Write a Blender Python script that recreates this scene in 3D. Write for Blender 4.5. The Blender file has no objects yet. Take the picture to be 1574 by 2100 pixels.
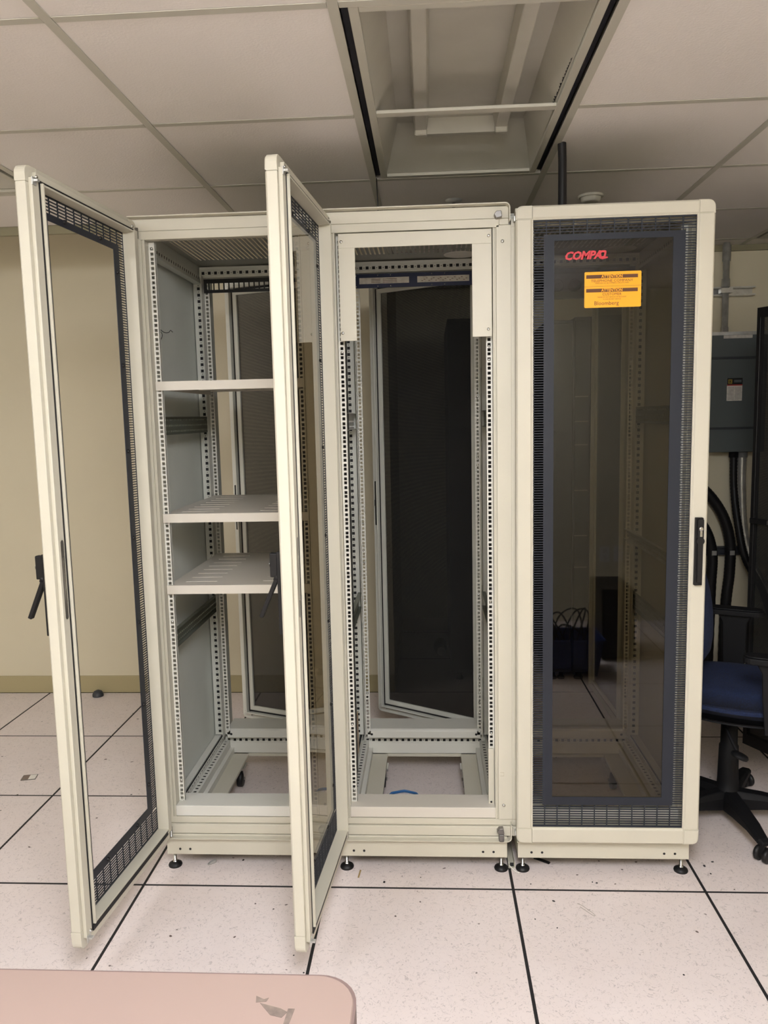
import bpy, math, random
from mathutils import Vector, Matrix, Euler
random.seed(7)
R = math.radians
sc = bpy.context.scene
COL = sc.collection

# ------------------------------------------------------------------ camera
cam_data = bpy.data.cameras.new('camera')
cam = bpy.data.objects.new('camera', cam_data)
COL.objects.link(cam)
cam_data.sensor_fit = 'HORIZONTAL'
cam_data.sensor_width = 36.0
cam_data.lens = 36.0 * 1601.7 / 1574.0
cam_data.clip_start = 0.02
_r = Vector((0.99820459, 0.05574394, -0.02191372))
_u = Vector((0.01502927, 0.12104987, 0.99253264))
_f = Vector((-0.05798033, 0.99107999, -0.11999474))
cam.matrix_world = Matrix(((_r.x, _u.x, -_f.x, -0.25257), (_r.y, _u.y, -_f.y, -2.38214),
                           (_r.z, _u.z, -_f.z, 1.52586), (0, 0, 0, 1)))
sc.camera = cam

# ------------------------------------------------------------------ world, exposure, light levels
world = bpy.data.worlds.new('world'); sc.world = world
world.use_nodes = True
world.node_tree.nodes['Background'].inputs[0].default_value = (0.9, 0.85, 0.78, 1)
world.node_tree.nodes['Background'].inputs[1].default_value = 0.02
sc.view_settings.view_transform = 'Standard'
sc.view_settings.look = 'None'
sc.view_settings.gamma = 1.0
sc.view_settings.use_curve_mapping = False
sc.view_settings.exposure = 0.0
LAMP_COL = (0.98, 1.0, 1.06)
# ceiling lights that are on, the last one added as fill: (x, y, width, length, strength)
LAMPS = [(-0.134, -2.55, 39.5), (-1.963, -2.55, 13.0), (-3.79, -0.04, 5.5)]

# ------------------------------------------------------------------ materials
def mat(name, col, rough=0.5, metal=0.0, spec=0.5, noise=None, bump=None, emis=None):
    m = bpy.data.materials.new(name); m.use_nodes = True
    nt = m.node_tree; b = nt.nodes['Principled BSDF']
    b.inputs['Base Color'].default_value = (*col, 1)
    b.inputs['Roughness'].default_value = rough
    b.inputs['Metallic'].default_value = metal
    b.inputs['Specular IOR Level'].default_value = spec
    if emis:
        b.inputs['Emission Color'].default_value = (*emis[0], 1)
        b.inputs['Emission Strength'].default_value = emis[1]
    if noise or bump:
        tc = nt.nodes.new('ShaderNodeTexCoord')
    if noise:
        sc_, amt = noise
        n = nt.nodes.new('ShaderNodeTexNoise'); n.inputs['Scale'].default_value = sc_
        n.inputs['Detail'].default_value = 6
        nt.links.new(tc.outputs['Object'], n.inputs['Vector'])
        r = nt.nodes.new('ShaderNodeValToRGB')
        r.color_ramp.elements[0].position = 0.3; r.color_ramp.elements[1].position = 0.7
        r.color_ramp.elements[0].color = (*[c * (1 - amt) for c in col], 1)
        r.color_ramp.elements[1].color = (*[min(1, c * (1 + amt)) for c in col], 1)
        nt.links.new(n.outputs['Fac'], r.inputs['Fac'])
        nt.links.new(r.outputs['Color'], b.inputs['Base Color'])
    if bump:
        sc_, st = bump
        n2 = nt.nodes.new('ShaderNodeTexNoise'); n2.inputs['Scale'].default_value = sc_
        n2.inputs['Detail'].default_value = 3
        nt.links.new(tc.outputs['Object'], n2.inputs['Vector'])
        bp = nt.nodes.new('ShaderNodeBump'); bp.inputs['Strength'].default_value = st
        bp.inputs['Distance'].default_value = 0.002
        nt.links.new(n2.outputs['Fac'], bp.inputs['Height'])
        nt.links.new(bp.outputs['Normal'], b.inputs['Normal'])
    return m

M = {}
M['cream'] = mat('cream_paint', (0.57, 0.54, 0.445), 0.42, noise=(3, 0.03), bump=(400, 0.08))
M['grey'] = mat('grey_paint', (0.60, 0.60, 0.54), 0.45, noise=(5, 0.04))
M['rail'] = mat('rail_paint', (0.66, 0.65, 0.59), 0.4)
M['panel'] = mat('side_panel_paint', (0.74, 0.76, 0.70), 0.4, noise=(2.5, 0.05))
M['roof'] = mat('roof_paint', (0.33, 0.33, 0.29), 0.5)
M['shelf'] = mat('shelf_paint', (0.62, 0.58, 0.51), 0.42)
M['black'] = mat('black_plastic', (0.010, 0.0095, 0.010), 0.45, spec=0.3)
M['slate'] = mat('slate_paint', (0.018, 0.021, 0.030), 0.5, spec=0.3, noise=(6, 0.06))
M['gasket'] = mat('gasket_and_shade_black', (0.012, 0.011, 0.012), 0.7)
M['chrome'] = mat('zinc_steel', (0.62, 0.62, 0.60), 0.25, metal=1.0)
M['dullsteel'] = mat('galvanised_steel', (0.60, 0.60, 0.57), 0.28, metal=0.6, noise=(30, 0.15))
M['greenzinc'] = mat('green_zinc', (0.20, 0.21, 0.17), 0.4, metal=0.5)
M['gold'] = mat('yellow_chromate', (0.45, 0.25, 0.06), 0.3, metal=0.9, noise=(30, 0.5))
M['latch'] = mat('latch_metal', (0.20, 0.19, 0.18), 0.3, metal=0.8)
M['wall'] = mat('wall_paint', (0.64, 0.58, 0.43), 0.75, noise=(1.5, 0.03), bump=(120, 0.12))
M['baseb'] = mat('baseboard_vinyl', (0.40, 0.34, 0.19), 0.6)
M['angle'] = mat('wall_angle_shade', (0.25, 0.225, 0.14), 0.6)  # olive darkened to hold the shade band below the ceiling
M['grid'] = mat('ceiling_grid_paint', (0.50, 0.48, 0.41), 0.5)
M['troffer'] = mat('fixture_enamel', (0.50, 0.48, 0.42), 0.45, noise=(8, 0.05))
M['slot'] = mat('air_slot_black', (0.008, 0.008, 0.016), 0.6)
M['table'] = mat('table_laminate', (0.275, 0.200, 0.172), 0.45, noise=(4, 0.02))
M['tableedge'] = mat('table_edge', (0.16, 0.11, 0.10), 0.5)
M['blue'] = mat('blue_fabric', (0.005, 0.014, 0.055), 0.9, noise=(260, 0.5), bump=(500, 0.8))
M['bluebin'] = mat('blue_bin', (0.01, 0.035, 0.16), 0.4)
M['chair'] = mat('chair_plastic', (0.006, 0.006, 0.007), 0.6, spec=0.18)
M['panelgrey'] = mat('enclosure_grey', (0.085, 0.10, 0.10), 0.45, noise=(3, 0.05))
M['darkgrey'] = mat('dark_grey_metal', (0.03, 0.033, 0.04), 0.5)
M['navy'] = mat('patch_panel_blue', (0.012, 0.02, 0.07), 0.5)
M['white'] = mat('white_plastic', (0.75, 0.72, 0.66), 0.5)
M['label'] = mat('paper_label', (0.62, 0.58, 0.52), 0.7, noise=(60, 0.15))
M['orange'] = mat('orange_sticker', (1.0, 0.42, 0.004), 0.5)
M['brown'] = mat('brown_print', (0.11, 0.035, 0.008), 0.6)
M['red'] = mat('red_print', (0.60, 0.03, 0.045), 0.5)
M['reddark'] = mat('warning_red', (0.35, 0.03, 0.02), 0.6)
M['yellow'] = mat('yellow_mark', (0.5, 0.35, 0.03), 0.6)
M['cable'] = mat('blue_cable', (0.02, 0.16, 0.42), 0.4)
M['green'] = mat('green_bottle', (0.02, 0.06, 0.02), 0.35)
M['residue_brown'] = mat('brown_backing', (0.30, 0.21, 0.17), 0.7)
M['residue'] = mat('tape_residue', (0.15, 0.115, 0.095), 0.7, noise=(70, 0.3))
M['card'] = mat('cardboard', (0.36, 0.25, 0.10), 0.8)
M['lampon'] = mat('lit_diffuser', (0.9, 0.9, 0.9), 0.6)

# floor laminate: pinkish white with small streaky specks
def floor_mat():
    m = bpy.data.materials.new('floor_laminate'); m.use_nodes = True
    nt = m.node_tree; b = nt.nodes['Principled BSDF']; L = nt.links.new
    geo = nt.nodes.new('ShaderNodeNewGeometry')
    mp = nt.nodes.new('ShaderNodeMapping'); L(geo.outputs['Position'], mp.inputs['Vector'])
    wn = nt.nodes.new('ShaderNodeTexNoise'); wn.inputs['Scale'].default_value = 28; wn.inputs['Detail'].default_value = 3
    L(mp.outputs['Vector'], wn.inputs['Vector'])
    mix = nt.nodes.new('ShaderNodeMix'); mix.data_type = 'VECTOR'; mix.inputs['Factor'].default_value = 0.06
    L(mp.outputs['Vector'], mix.inputs[4]); L(wn.outputs['Color'], mix.inputs[5])
    n1 = nt.nodes.new('ShaderNodeTexNoise'); n1.inputs['Scale'].default_value = 120
    n1.inputs['Detail'].default_value = 3.0; n1.inputs['Roughness'].default_value = 0.55
    n1.inputs['Distortion'].default_value = 1.2
    L(mix.outputs[1], n1.inputs['Vector'])
    r1 = nt.nodes.new('ShaderNodeValToRGB')
    r1.color_ramp.elements[0].position = 0.57; r1.color_ramp.elements[0].color = (0, 0, 0, 1)
    r1.color_ramp.elements[1].position = 0.66; r1.color_ramp.elements[1].color = (1, 1, 1, 1)
    L(n1.outputs['Fac'], r1.inputs['Fac'])
    n2 = nt.nodes.new('ShaderNodeTexNoise'); n2.inputs['Scale'].default_value = 5
    n2.inputs['Detail'].default_value = 5
    L(mp.outputs['Vector'], n2.inputs['Vector'])
    base = nt.nodes.new('ShaderNodeMix'); base.data_type = 'RGBA'
    base.inputs[6].default_value = (0.72, 0.625, 0.59, 1); base.inputs[7].default_value = (0.80, 0.72, 0.70, 1)
    L(n2.outputs['Fac'], base.inputs[0])
    sp = nt.nodes.new('ShaderNodeMix'); sp.data_type = 'RGBA'
    sp.inputs[7].default_value = (0.36, 0.31, 0.30, 1)
    L(base.outputs[2], sp.inputs[6])
    mul = nt.nodes.new('ShaderNodeMath'); mul.operation = 'MULTIPLY'; mul.inputs[1].default_value = 0.55
    L(r1.outputs['Color'], mul.inputs[0]); L(mul.outputs[0], sp.inputs[0])
    # rare dark scuffs
    n3 = nt.nodes.new('ShaderNodeTexNoise'); n3.inputs['Scale'].default_value = 38; n3.inputs['Detail'].default_value = 1
    L(mp.outputs['Vector'], n3.inputs['Vector'])
    r3 = nt.nodes.new('ShaderNodeValToRGB')
    r3.color_ramp.elements[0].position = 0.765; r3.color_ramp.elements[0].color = (0, 0, 0, 1)
    r3.color_ramp.elements[1].position = 0.79; r3.color_ramp.elements[1].color = (1, 1, 1, 1)
    L(n3.outputs['Fac'], r3.inputs['Fac'])
    sp2 = nt.nodes.new('ShaderNodeMix'); sp2.data_type = 'RGBA'
    sp2.inputs[7].default_value = (0.10, 0.07, 0.06, 1)
    L(sp.outputs[2], sp2.inputs[6]); L(r3.outputs['Color'], sp2.inputs[0])
    L(sp2.outputs[2], b.inputs['Base Color'])
    b.inputs['Roughness'].default_value = 0.38
    b.inputs['Specular IOR Level'].default_value = 0.35
    return m
M['floor'] = floor_mat()

def ceiling_mat():
    m = bpy.data.materials.new('ceiling_tile_board'); m.use_nodes = True
    nt = m.node_tree; b = nt.nodes['Principled BSDF']; L = nt.links.new
    geo = nt.nodes.new('ShaderNodeNewGeometry')
    n = nt.nodes.new('ShaderNodeTexNoise'); n.inputs['Scale'].default_value = 160; n.inputs['Detail'].default_value = 4
    L(geo.outputs['Position'], n.inputs['Vector'])
    n2 = nt.nodes.new('ShaderNodeTexNoise'); n2.inputs['Scale'].default_value = 1.6; n2.inputs['Detail'].default_value = 4
    L(geo.outputs['Position'], n2.inputs['Vector'])
    mx = nt.nodes.new('ShaderNodeMix'); mx.data_type = 'RGBA'
    mx.inputs[6].default_value = (0.76, 0.715, 0.675, 1); mx.inputs[7].default_value = (0.82, 0.775, 0.735, 1)
    L(n2.outputs['Fac'], mx.inputs[0]); L(mx.outputs[2], b.inputs['Base Color'])
    bp = nt.nodes.new('ShaderNodeBump'); bp.inputs['Strength'].default_value = 0.25; bp.inputs['Distance'].default_value = 0.003
    L(n.outputs['Fac'], bp.inputs['Height']); L(bp.outputs['Normal'], b.inputs['Normal'])
    b.inputs['Roughness'].default_value = 0.9
    return m
M['ceil'] = ceiling_mat()

def glass_mat(name, tint, gl=1.0):
    m = bpy.data.materials.new(name); m.use_nodes = True
    nt = m.node_tree; nt.nodes.clear(); L = nt.links.new
    out = nt.nodes.new('ShaderNodeOutputMaterial')
    tr = nt.nodes.new('ShaderNodeBsdfTransparent'); tr.inputs[0].default_value = (*tint, 1)
    g = nt.nodes.new('ShaderNodeBsdfGlossy'); g.inputs['Roughness'].default_value = 0.02
    g.inputs['Color'].default_value = (gl, gl, gl, 1)
    fr = nt.nodes.new('ShaderNodeFresnel'); fr.inputs['IOR'].default_value = 1.5
    mx = nt.nodes.new('ShaderNodeMixShader')
    geo = nt.nodes.new('ShaderNodeNewGeometry')      # the pane's rear surface does not reflect
    inv = nt.nodes.new('ShaderNodeMath'); inv.operation = 'SUBTRACT'; inv.inputs[0].default_value = 1.0
    L(geo.outputs['Backfacing'], inv.inputs[1])
    ml = nt.nodes.new('ShaderNodeMath'); ml.operation = 'MULTIPLY'
    L(fr.outputs[0], ml.inputs[0]); L(inv.outputs[0], ml.inputs[1])
    L(ml.outputs[0], mx.inputs[0]); L(tr.outputs[0], mx.inputs[1]); L(g.outputs[0], mx.inputs[2])
    L(mx.outputs[0], out.inputs['Surface'])
    return m
M['glass'] = glass_mat('smoked_glass', (0.56, 0.52, 0.44))
M['bag'] = glass_mat('clear_plastic', (0.86, 0.86, 0.84))

def perf_mat():
    # perforated steel sheet: holes on a 2.5 mm grid
    m = bpy.data.materials.new('perforated_sheet'); m.use_nodes = True
    nt = m.node_tree; nt.nodes.clear(); L = nt.links.new
    out = nt.nodes.new('ShaderNodeOutputMaterial')
    b = nt.nodes.new('ShaderNodeBsdfPrincipled'); b.inputs['Base Color'].default_value = (0.014, 0.014, 0.014, 1)
    b.inputs['Roughness'].default_value = 0.5
    tr = nt.nodes.new('ShaderNodeBsdfTransparent')
    tc = nt.nodes.new('ShaderNodeTexCoord')
    sx = nt.nodes.new('ShaderNodeSeparateXYZ'); L(tc.outputs['Object'], sx.inputs[0])
    def wave(sock):
        a = nt.nodes.new('ShaderNodeMath'); a.operation = 'MULTIPLY'; a.inputs[1].default_value = 2 * math.pi / 0.0025
        L(sock, a.inputs[0])
        s = nt.nodes.new('ShaderNodeMath'); s.operation = 'SINE'; L(a.outputs[0], s.inputs[0])
        return s.outputs[0]
    ad = nt.nodes.new('ShaderNodeMath'); ad.operation = 'ADD'
    L(wave(sx.outputs['X']), ad.inputs[0]); L(wave(sx.outputs['Z']), ad.inputs[1])
    gt = nt.nodes.new('ShaderNodeMath'); gt.operation = 'GREATER_THAN'; gt.inputs[1].default_value = 0.15
    L(ad.outputs[0], gt.inputs[0])
    mx = nt.nodes.new('ShaderNodeMixShader')
    L(gt.outputs[0], mx.inputs[0]); L(b.outputs[0], mx.inputs[1]); L(tr.outputs[0], mx.inputs[2])
    L(mx.outputs[0], out.inputs['Surface'])
    return m
M['perf'] = perf_mat()

def lamp_mat(name, strength):
    m = bpy.data.materials.new(name); m.use_nodes = True
    nt = m.node_tree; nt.nodes.clear()
    out = nt.nodes.new('ShaderNodeOutputMaterial'); e = nt.nodes.new('ShaderNodeEmission')
    e.inputs[0].default_value = (*LAMP_COL, 1); e.inputs[1].default_value = strength
    nt.links.new(e.outputs[0], out.inputs['Surface'])
    return m

# ------------------------------------------------------------------ mesh helpers
class MB:
    """collects boxes, tubes, prisms and lathes; build() links them as ONE mesh object"""
    def __init__(s):
        s.v = []; s.f = []; s.m = []; s.sm = []; s.X = None; s.mi = 0; s.smooth = False
    def _add(s, vs, fs, smooth=None):
        o = len(s.v)
        if s.X is not None: vs = [tuple(s.X @ Vector(p)) for p in vs]
        s.v += [tuple(p) for p in vs]
        for f in fs:
            s.f.append(tuple(i + o for i in f)); s.m.append(s.mi); s.sm.append(s.smooth if smooth is None else smooth)
        return s
    def box(s, x0, x1, y0, y1, z0, z1):
        if x0 > x1: x0, x1 = x1, x0
        if y0 > y1: y0, y1 = y1, y0
        if z0 > z1: z0, z1 = z1, z0
        return s._add([(x0,y0,z0),(x1,y0,z0),(x1,y1,z0),(x0,y1,z0),(x0,y0,z1),(x1,y0,z1),(x1,y1,z1),(x0,y1,z1)],
                      [(0,3,2,1),(4,5,6,7),(0,1,5,4),(1,2,6,5),(2,3,7,6),(3,0,4,7)])
    def prism(s, poly, a, b, axis='y'):
        """poly: 2D outline; extruded along axis from a to b (axis y: poly in x,z; z: x,y; x: y,z)"""
        def P(p, t):
            return (p[0], t, p[1]) if axis == 'y' else ((p[0], p[1], t) if axis == 'z' else (t, p[0], p[1]))
        n = len(poly)
        vs = [P(p, a) for p in poly] + [P(p, b) for p in poly]
        fs = [tuple(range(n)), tuple(range(2 * n - 1, n - 1, -1))]
        fs += [(i, i + n, (i + 1) % n + n, (i + 1) % n) for i in range(n)]
        return s._add(vs, fs)
    def ring(s, outer, inner, a, b, axis='y'):
        """hollow prism; outer and inner outlines have the same number of points"""
        def P(p, t):
            return (p[0], t, p[1]) if axis == 'y' else ((p[0], p[1], t) if axis == 'z' else (t, p[0], p[1]))
        n = len(outer)
        vs = [P(p, a) for p in outer] + [P(p, a) for p in inner] + [P(p, b) for p in outer] + [P(p, b) for p in inner]
        fs = []
        for i in range(n):
            j = (i + 1) % n
            fs += [(i, j, j + n, i + n), (i + 2*n, i + 3*n, j + 3*n, j + 2*n),
                   (i, i + 2*n, j + 2*n, j), (i + n, j + n, j + 3*n, i + 3*n)]
        return s._add(vs, fs)
    def lathe(s, prof, origin=(0,0,0), axis='z', n=20, smooth=True):
        """prof: list of (radius, height)"""
        vs = []; fs = []
        for r, h in prof:
            for k in range(n):
                a = 2 * math.pi * k / n; c, d = r * math.cos(a), r * math.sin(a)
                p = (c, d, h) if axis == 'z' else ((c, h, d) if axis == 'y' else (h, c, d))
                vs.append((p[0] + origin[0], p[1] + origin[1], p[2] + origin[2]))
        m = len(prof)
        for j in range(m - 1):
            for k in range(n):
                k2 = (k + 1) % n
                fs.append((j*n + k, j*n + k2, (j+1)*n + k2, (j+1)*n + k))
        s._add(vs, fs, smooth)
        o = len(s.v) - len(vs)
        for base in (0, (m - 1) * n):
            s.f.append(tuple(o + base + k for k in range(n))); s.m.append(s.mi); s.sm.append(False)
        return s
    def cyl(s, r, a, b, origin=(0,0,0), axis='z', n=16):
        return s.lathe([(r, a), (r, b)], origin, axis, n)
    def tube(s, pts, r, n=8, rib=None):
        pts = [Vector(p) for p in pts]
        vs = []; fs = []; up = Vector((0, 0, 1)); prev = None
        for i, p in enumerate(pts):
            t = (pts[min(i+1, len(pts)-1)] - pts[max(i-1, 0)]).normalized()
            if prev is None:
                a = t.cross(up)
                if a.length < 1e-3: a = t.cross(Vector((1, 0, 0)))
                a.normalize()
            else:
                a = (prev - t * prev.dot(t)).normalized()
            prev = a; b = t.cross(a)
            rr = r * (1 + (rib if (rib and i % 2) else 0))
            for k in range(n):
                an = 2 * math.pi * k / n
                vs.append(p + a * (rr * math.cos(an)) + b * (rr * math.sin(an)))
        m = len(pts)
        for j in range(m - 1):
            for k in range(n):
                k2 = (k + 1) % n
                fs.append((j*n + k, j*n + k2, (j+1)*n + k2, (j+1)*n + k))
        fs += [tuple(range(n)), tuple(range((m-1)*n, m*n))]
        return s._add(vs, fs, True)
    def text(s, txt, size, origin, flip=False, shear=0.0, offset=0.0, align='LEFT', sx=1.0, bold=0, space=1.0):
        """flat lettering in the xz plane facing -y"""
        cu = bpy.data.curves.new('t', 'FONT'); cu.body = txt; cu.size = size; cu.shear = shear
        cu.offset = offset; cu.align_x = align; cu.space_character = space; cu.resolution_u = 2
        ob = bpy.data.objects.new('t', cu); COL.objects.link(ob)
        dg = bpy.context.evaluated_depsgraph_get()
        me = bpy.data.meshes.new_from_object(ob.evaluated_get(dg))
        vs = [(origin[0] + v.co.x * sx, origin[1], origin[2] + v.co.y) for v in me.vertices]
        fs = [tuple(p.vertices) for p in me.polygons]
        s._add(vs, fs, False)
        bpy.data.objects.remove(ob); bpy.data.curves.remove(cu); bpy.data.meshes.remove(me)
        return s
    def mesh(s, name, mats):
        me = bpy.data.meshes.new(name)
        me.from_pydata(s.v, [], s.f)
        for m in mats: me.materials.append(m)
        me.polygons.foreach_set('material_index', s.m)
        me.polygons.foreach_set('use_smooth', s.sm)
        me.update()
        return me
    def build(s, name, mats, parent=None, loc=(0,0,0), rot=(0,0,0), bevel=0, seg=1):
        if not isinstance(mats, (list, tuple)): mats = [mats]
        o = bpy.data.objects.new(name, s.mesh(name, mats)); COL.objects.link(o)
        o.location = loc; o.rotation_euler = rot
        if parent: o.parent = parent
        if bevel:
            b = o.modifiers.new('bevel', 'BEVEL'); b.width = bevel; b.segments = seg
            b.limit_method = 'ANGLE'; b.angle_limit = R(40)
        return o

def tag(o, label=None, cat=None, group=None, kind=None):
    if label: o['label'] = label
    if cat: o['category'] = cat
    if group: o['group'] = group
    if kind: o['kind'] = kind
    return o

def empty(name, loc, rz=0.0):
    o = bpy.data.objects.new(name, None); COL.objects.link(o)
    o.location = loc; o.rotation_euler = (0, 0, rz); o.empty_display_size = 0.1
    return o

def inst(me_obj, name, parent, loc=(0,0,0), rot=(0,0,0)):
    o = me_obj.copy(); o.name = name; COL.objects.link(o); o.parent = parent
    o.location = loc; o.rotation_euler = rot
    return o

def copy_tree(o, parent=None):
    c = o.copy(); COL.objects.link(c); c.parent = parent
    for ch in list(CH(o)): copy_tree(ch, c)
    return c
def CH(o): return [x for x in bpy.data.objects if x.parent == o]

def rrect(x0, x1, z0, z1, r, n=5, corners=(1,1,1,1)):
    """outline counter-clockwise from bottom-left; corners = bl, br, tr, tl rounded?"""
    cs = [(x0 + r, z0 + r, 180, x0, z0), (x1 - r, z0 + r, 270, x1, z0), (x1 - r, z1 - r, 0, x1, z1), (x0 + r, z1 - r, 90, x0, z1)]
    out = []
    for (cx, cz, a0, px, pz), on in zip(cs, corners):
        for k in range(n + 1):
            a = R(a0 + 90 * k / n)
            out.append((cx + r * math.cos(a), cz + r * math.sin(a)) if on else (px, pz))
    return out
def rect_like(x0, x1, z0, z1, n=5):
    out = []
    for p in ((x0, z0), (x1, z0), (x1, z1), (x0, z1)): out += [p] * (n + 1)
    return out

def smooth_path(pts, n=8):
    """Catmull-Rom through the points"""
    P = [Vector(p) for p in pts]; P = [P[0] * 2 - P[1]] + P + [P[-1] * 2 - P[-2]]
    out = []
    for i in range(1, len(P) - 2):
        for k in range(n):
            t = k / n; a, b, c, d = P[i-1], P[i], P[i+1], P[i+2]
            out.append(0.5 * ((2*b) + (-a + c)*t + (2*a - 5*b + 4*c - d)*t*t + (-a + 3*b - 3*c + d)*t**3))
    out.append(P[-2])
    return out

T = 0.6096

# ================================================================== SETTING
# ---- raised floor: black base with laminate tiles standing proud of it
fl = MB().box(-4.6, 3.0, -3.3, 3.3, -0.06, -0.0008).build('floor', M['gasket'])
tag(fl, kind='structure', label='raised floor of pinkish white speckled tiles with black joints')
g = 0.0048
tile = MB().box(g, T - g, g + .0002, T - g - .0002, -0.0008, 0.0).mesh('floor_tile', [M['floor']])
for i in range(-8, 5):
    for j in range(-6, 6):
        x0, y0 = i * T, j * T
        if x0 + T < -4.5 or x0 > 2.9 or y0 + T < -3.2 or y0 > 3.25: continue
        o = bpy.data.objects.new('floor_tile', tile); COL.objects.link(o); o.parent = fl
        o.location = (x0, y0, 0)

# ---- walls
H = 2.84
def wall(name, x0, x1, y0, y1, z0=0.0, z1=H, m='wall', lab=None):
    o = MB().box(x0, x1, y0, y1, z0, z1).build(name, M[m]); tag(o, kind='structure', label=lab); return o
XW = -0.46       # the left back wall ends here and a recess goes on behind it
wall('wall_back_left', -4.2, XW, 1.835, 1.955)
wall('wall_recess_left', XW - 0.12, XW, 1.955, 3.09)
wall('wall_recess_back', XW - 0.12, 1.27, 3.09, 3.21)
wall('wall_recess_right', 1.15, 1.27, 2.07, 3.09)
wall('wall_back_right', 1.15, 2.5, 1.95, 2.07)
wall('wall_left', -4.32, -4.2, -3.2, 1.955)
wall('wall_right', 2.5, 2.62, -3.2, 2.07)
wall('wall_front', -4.32, 2.62, -3.32, -3.2)
def skirting(name, x0, x1, y0, y1):
    o = MB().box(x0, x1, y0, y1, 0.0, 0.10).build(name, M['baseb'], bevel=0.002); tag(o, kind='structure')
skirting('baseboard_back_left', -4.2, XW, 1.829, 1.835)
skirting('baseboard_recess_left', XW, XW + 0.006, 1.835, 3.084)
skirting('baseboard_recess_back', XW, 1.15, 3.084, 3.09)
skirting('baseboard_back_right', 1.15, 2.5, 1.944, 1.95)
skirting('baseboard_left', -4.2, -4.194, -3.2, 1.829)

# ---- suspended ceiling
CZ = 2.382; CX = -1.0477; CY = -0.648
ce = MB().box(-4.32, 2.62, -3.32, 1.05, 2.60, 2.64).box(XW, 2.62, 1.05, 3.21, 2.60, 2.64)\
         .box(-4.32, XW, 1.05, 1.955, 2.80, 2.84).box(-4.32, XW, 1.02, 1.05, 2.40, 2.84).box(XW, XW + .02, 1.05, 3.21, 2.40, 2.84).build('ceiling', M['ceil'])
tag(ce, kind='structure', label='suspended ceiling of textured tiles in a metal grid')
# light fixtures sit in these cells: (column, row) of the near cell, two rows long
fix_cells = set()
FIX_DARK = [(1, 0), (-2, 0), (4, 2)]
FIX_ON = [(1, -4), (-2, -4), (-5, 0)]  # last cell holds the fill light added out of view at far left
for c, r in FIX_DARK + FIX_ON: fix_cells |= {(c, r), (c, r + 1)}
rows = range(-5, 7); cols = range(-6, 7)
ctile = MB().box(0.008, T - 0.008, 0.008, T - 0.008, 0.0006, 0.018).mesh('ceiling_tile', [M['ceil']])
ctile_half = MB().box(0.008, T - 0.008, 0.008, 0.462, 0.0006, 0.018).mesh('ceiling_tile', [M['ceil']])
for c in cols:
    for r in rows:
        x0, y0 = CX + c * T, CY + r * T
        if x0 + T < -4.25 or x0 > 2.55 or y0 + T < -3.25 or y0 > 3.0: continue
        if (c, r) in fix_cells: continue
        me = ctile
        if c < 1 and r >= 2:
            if r > 2: continue
            me = ctile_half
        o = bpy.data.objects.new('ceiling_tile', me); COL.objects.link(o); o.parent = ce
        o.location = (x0, y0, CZ)
for c in cols:
    x = CX + c * T
    if x < -4.25 or x > 2.55: continue
    y1 = 1.04 if c < 1 else 3.08
    MB().box(x - 0.0115, x + 0.0115, -3.19, y1, CZ - 0.002, CZ).box(x - 0.001, x + 0.001, -3.19, y1, CZ, CZ + 0.03)\
        .build('grid_bar', M['grid'], ce)
for r in rows:
    y = CY + r * T
    if y < -3.2 or y > 3.05: continue
    for c in cols:
        x0 = CX + c * T
        if x0 < -4.3 or x0 + T > 2.7: continue
        if c < 1 and r > 2: continue
        if (c, r) in fix_cells and (c, r - 1) in fix_cells: continue
        MB().box(x0 + 0.0125, x0 + T - 0.0125, y - 0.0115, y + 0.0115, CZ - 0.0015, CZ - 0.0002).build('grid_bar', M['grid'], ce)
tr = MB().box(-4.2, XW + .02, 1.042, 1.062, CZ - 0.034, CZ + 0.02).build('shade_trim_1', M['angle']); tag(tr, kind='structure')  # strip stands in for the dark shadow band under the ceiling edge
tr = MB().box(1.15, 2.5, 1.93, 1.95, CZ - 0.03, CZ).build('shade_trim_2', M['angle']); tag(tr, kind='structure')

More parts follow.
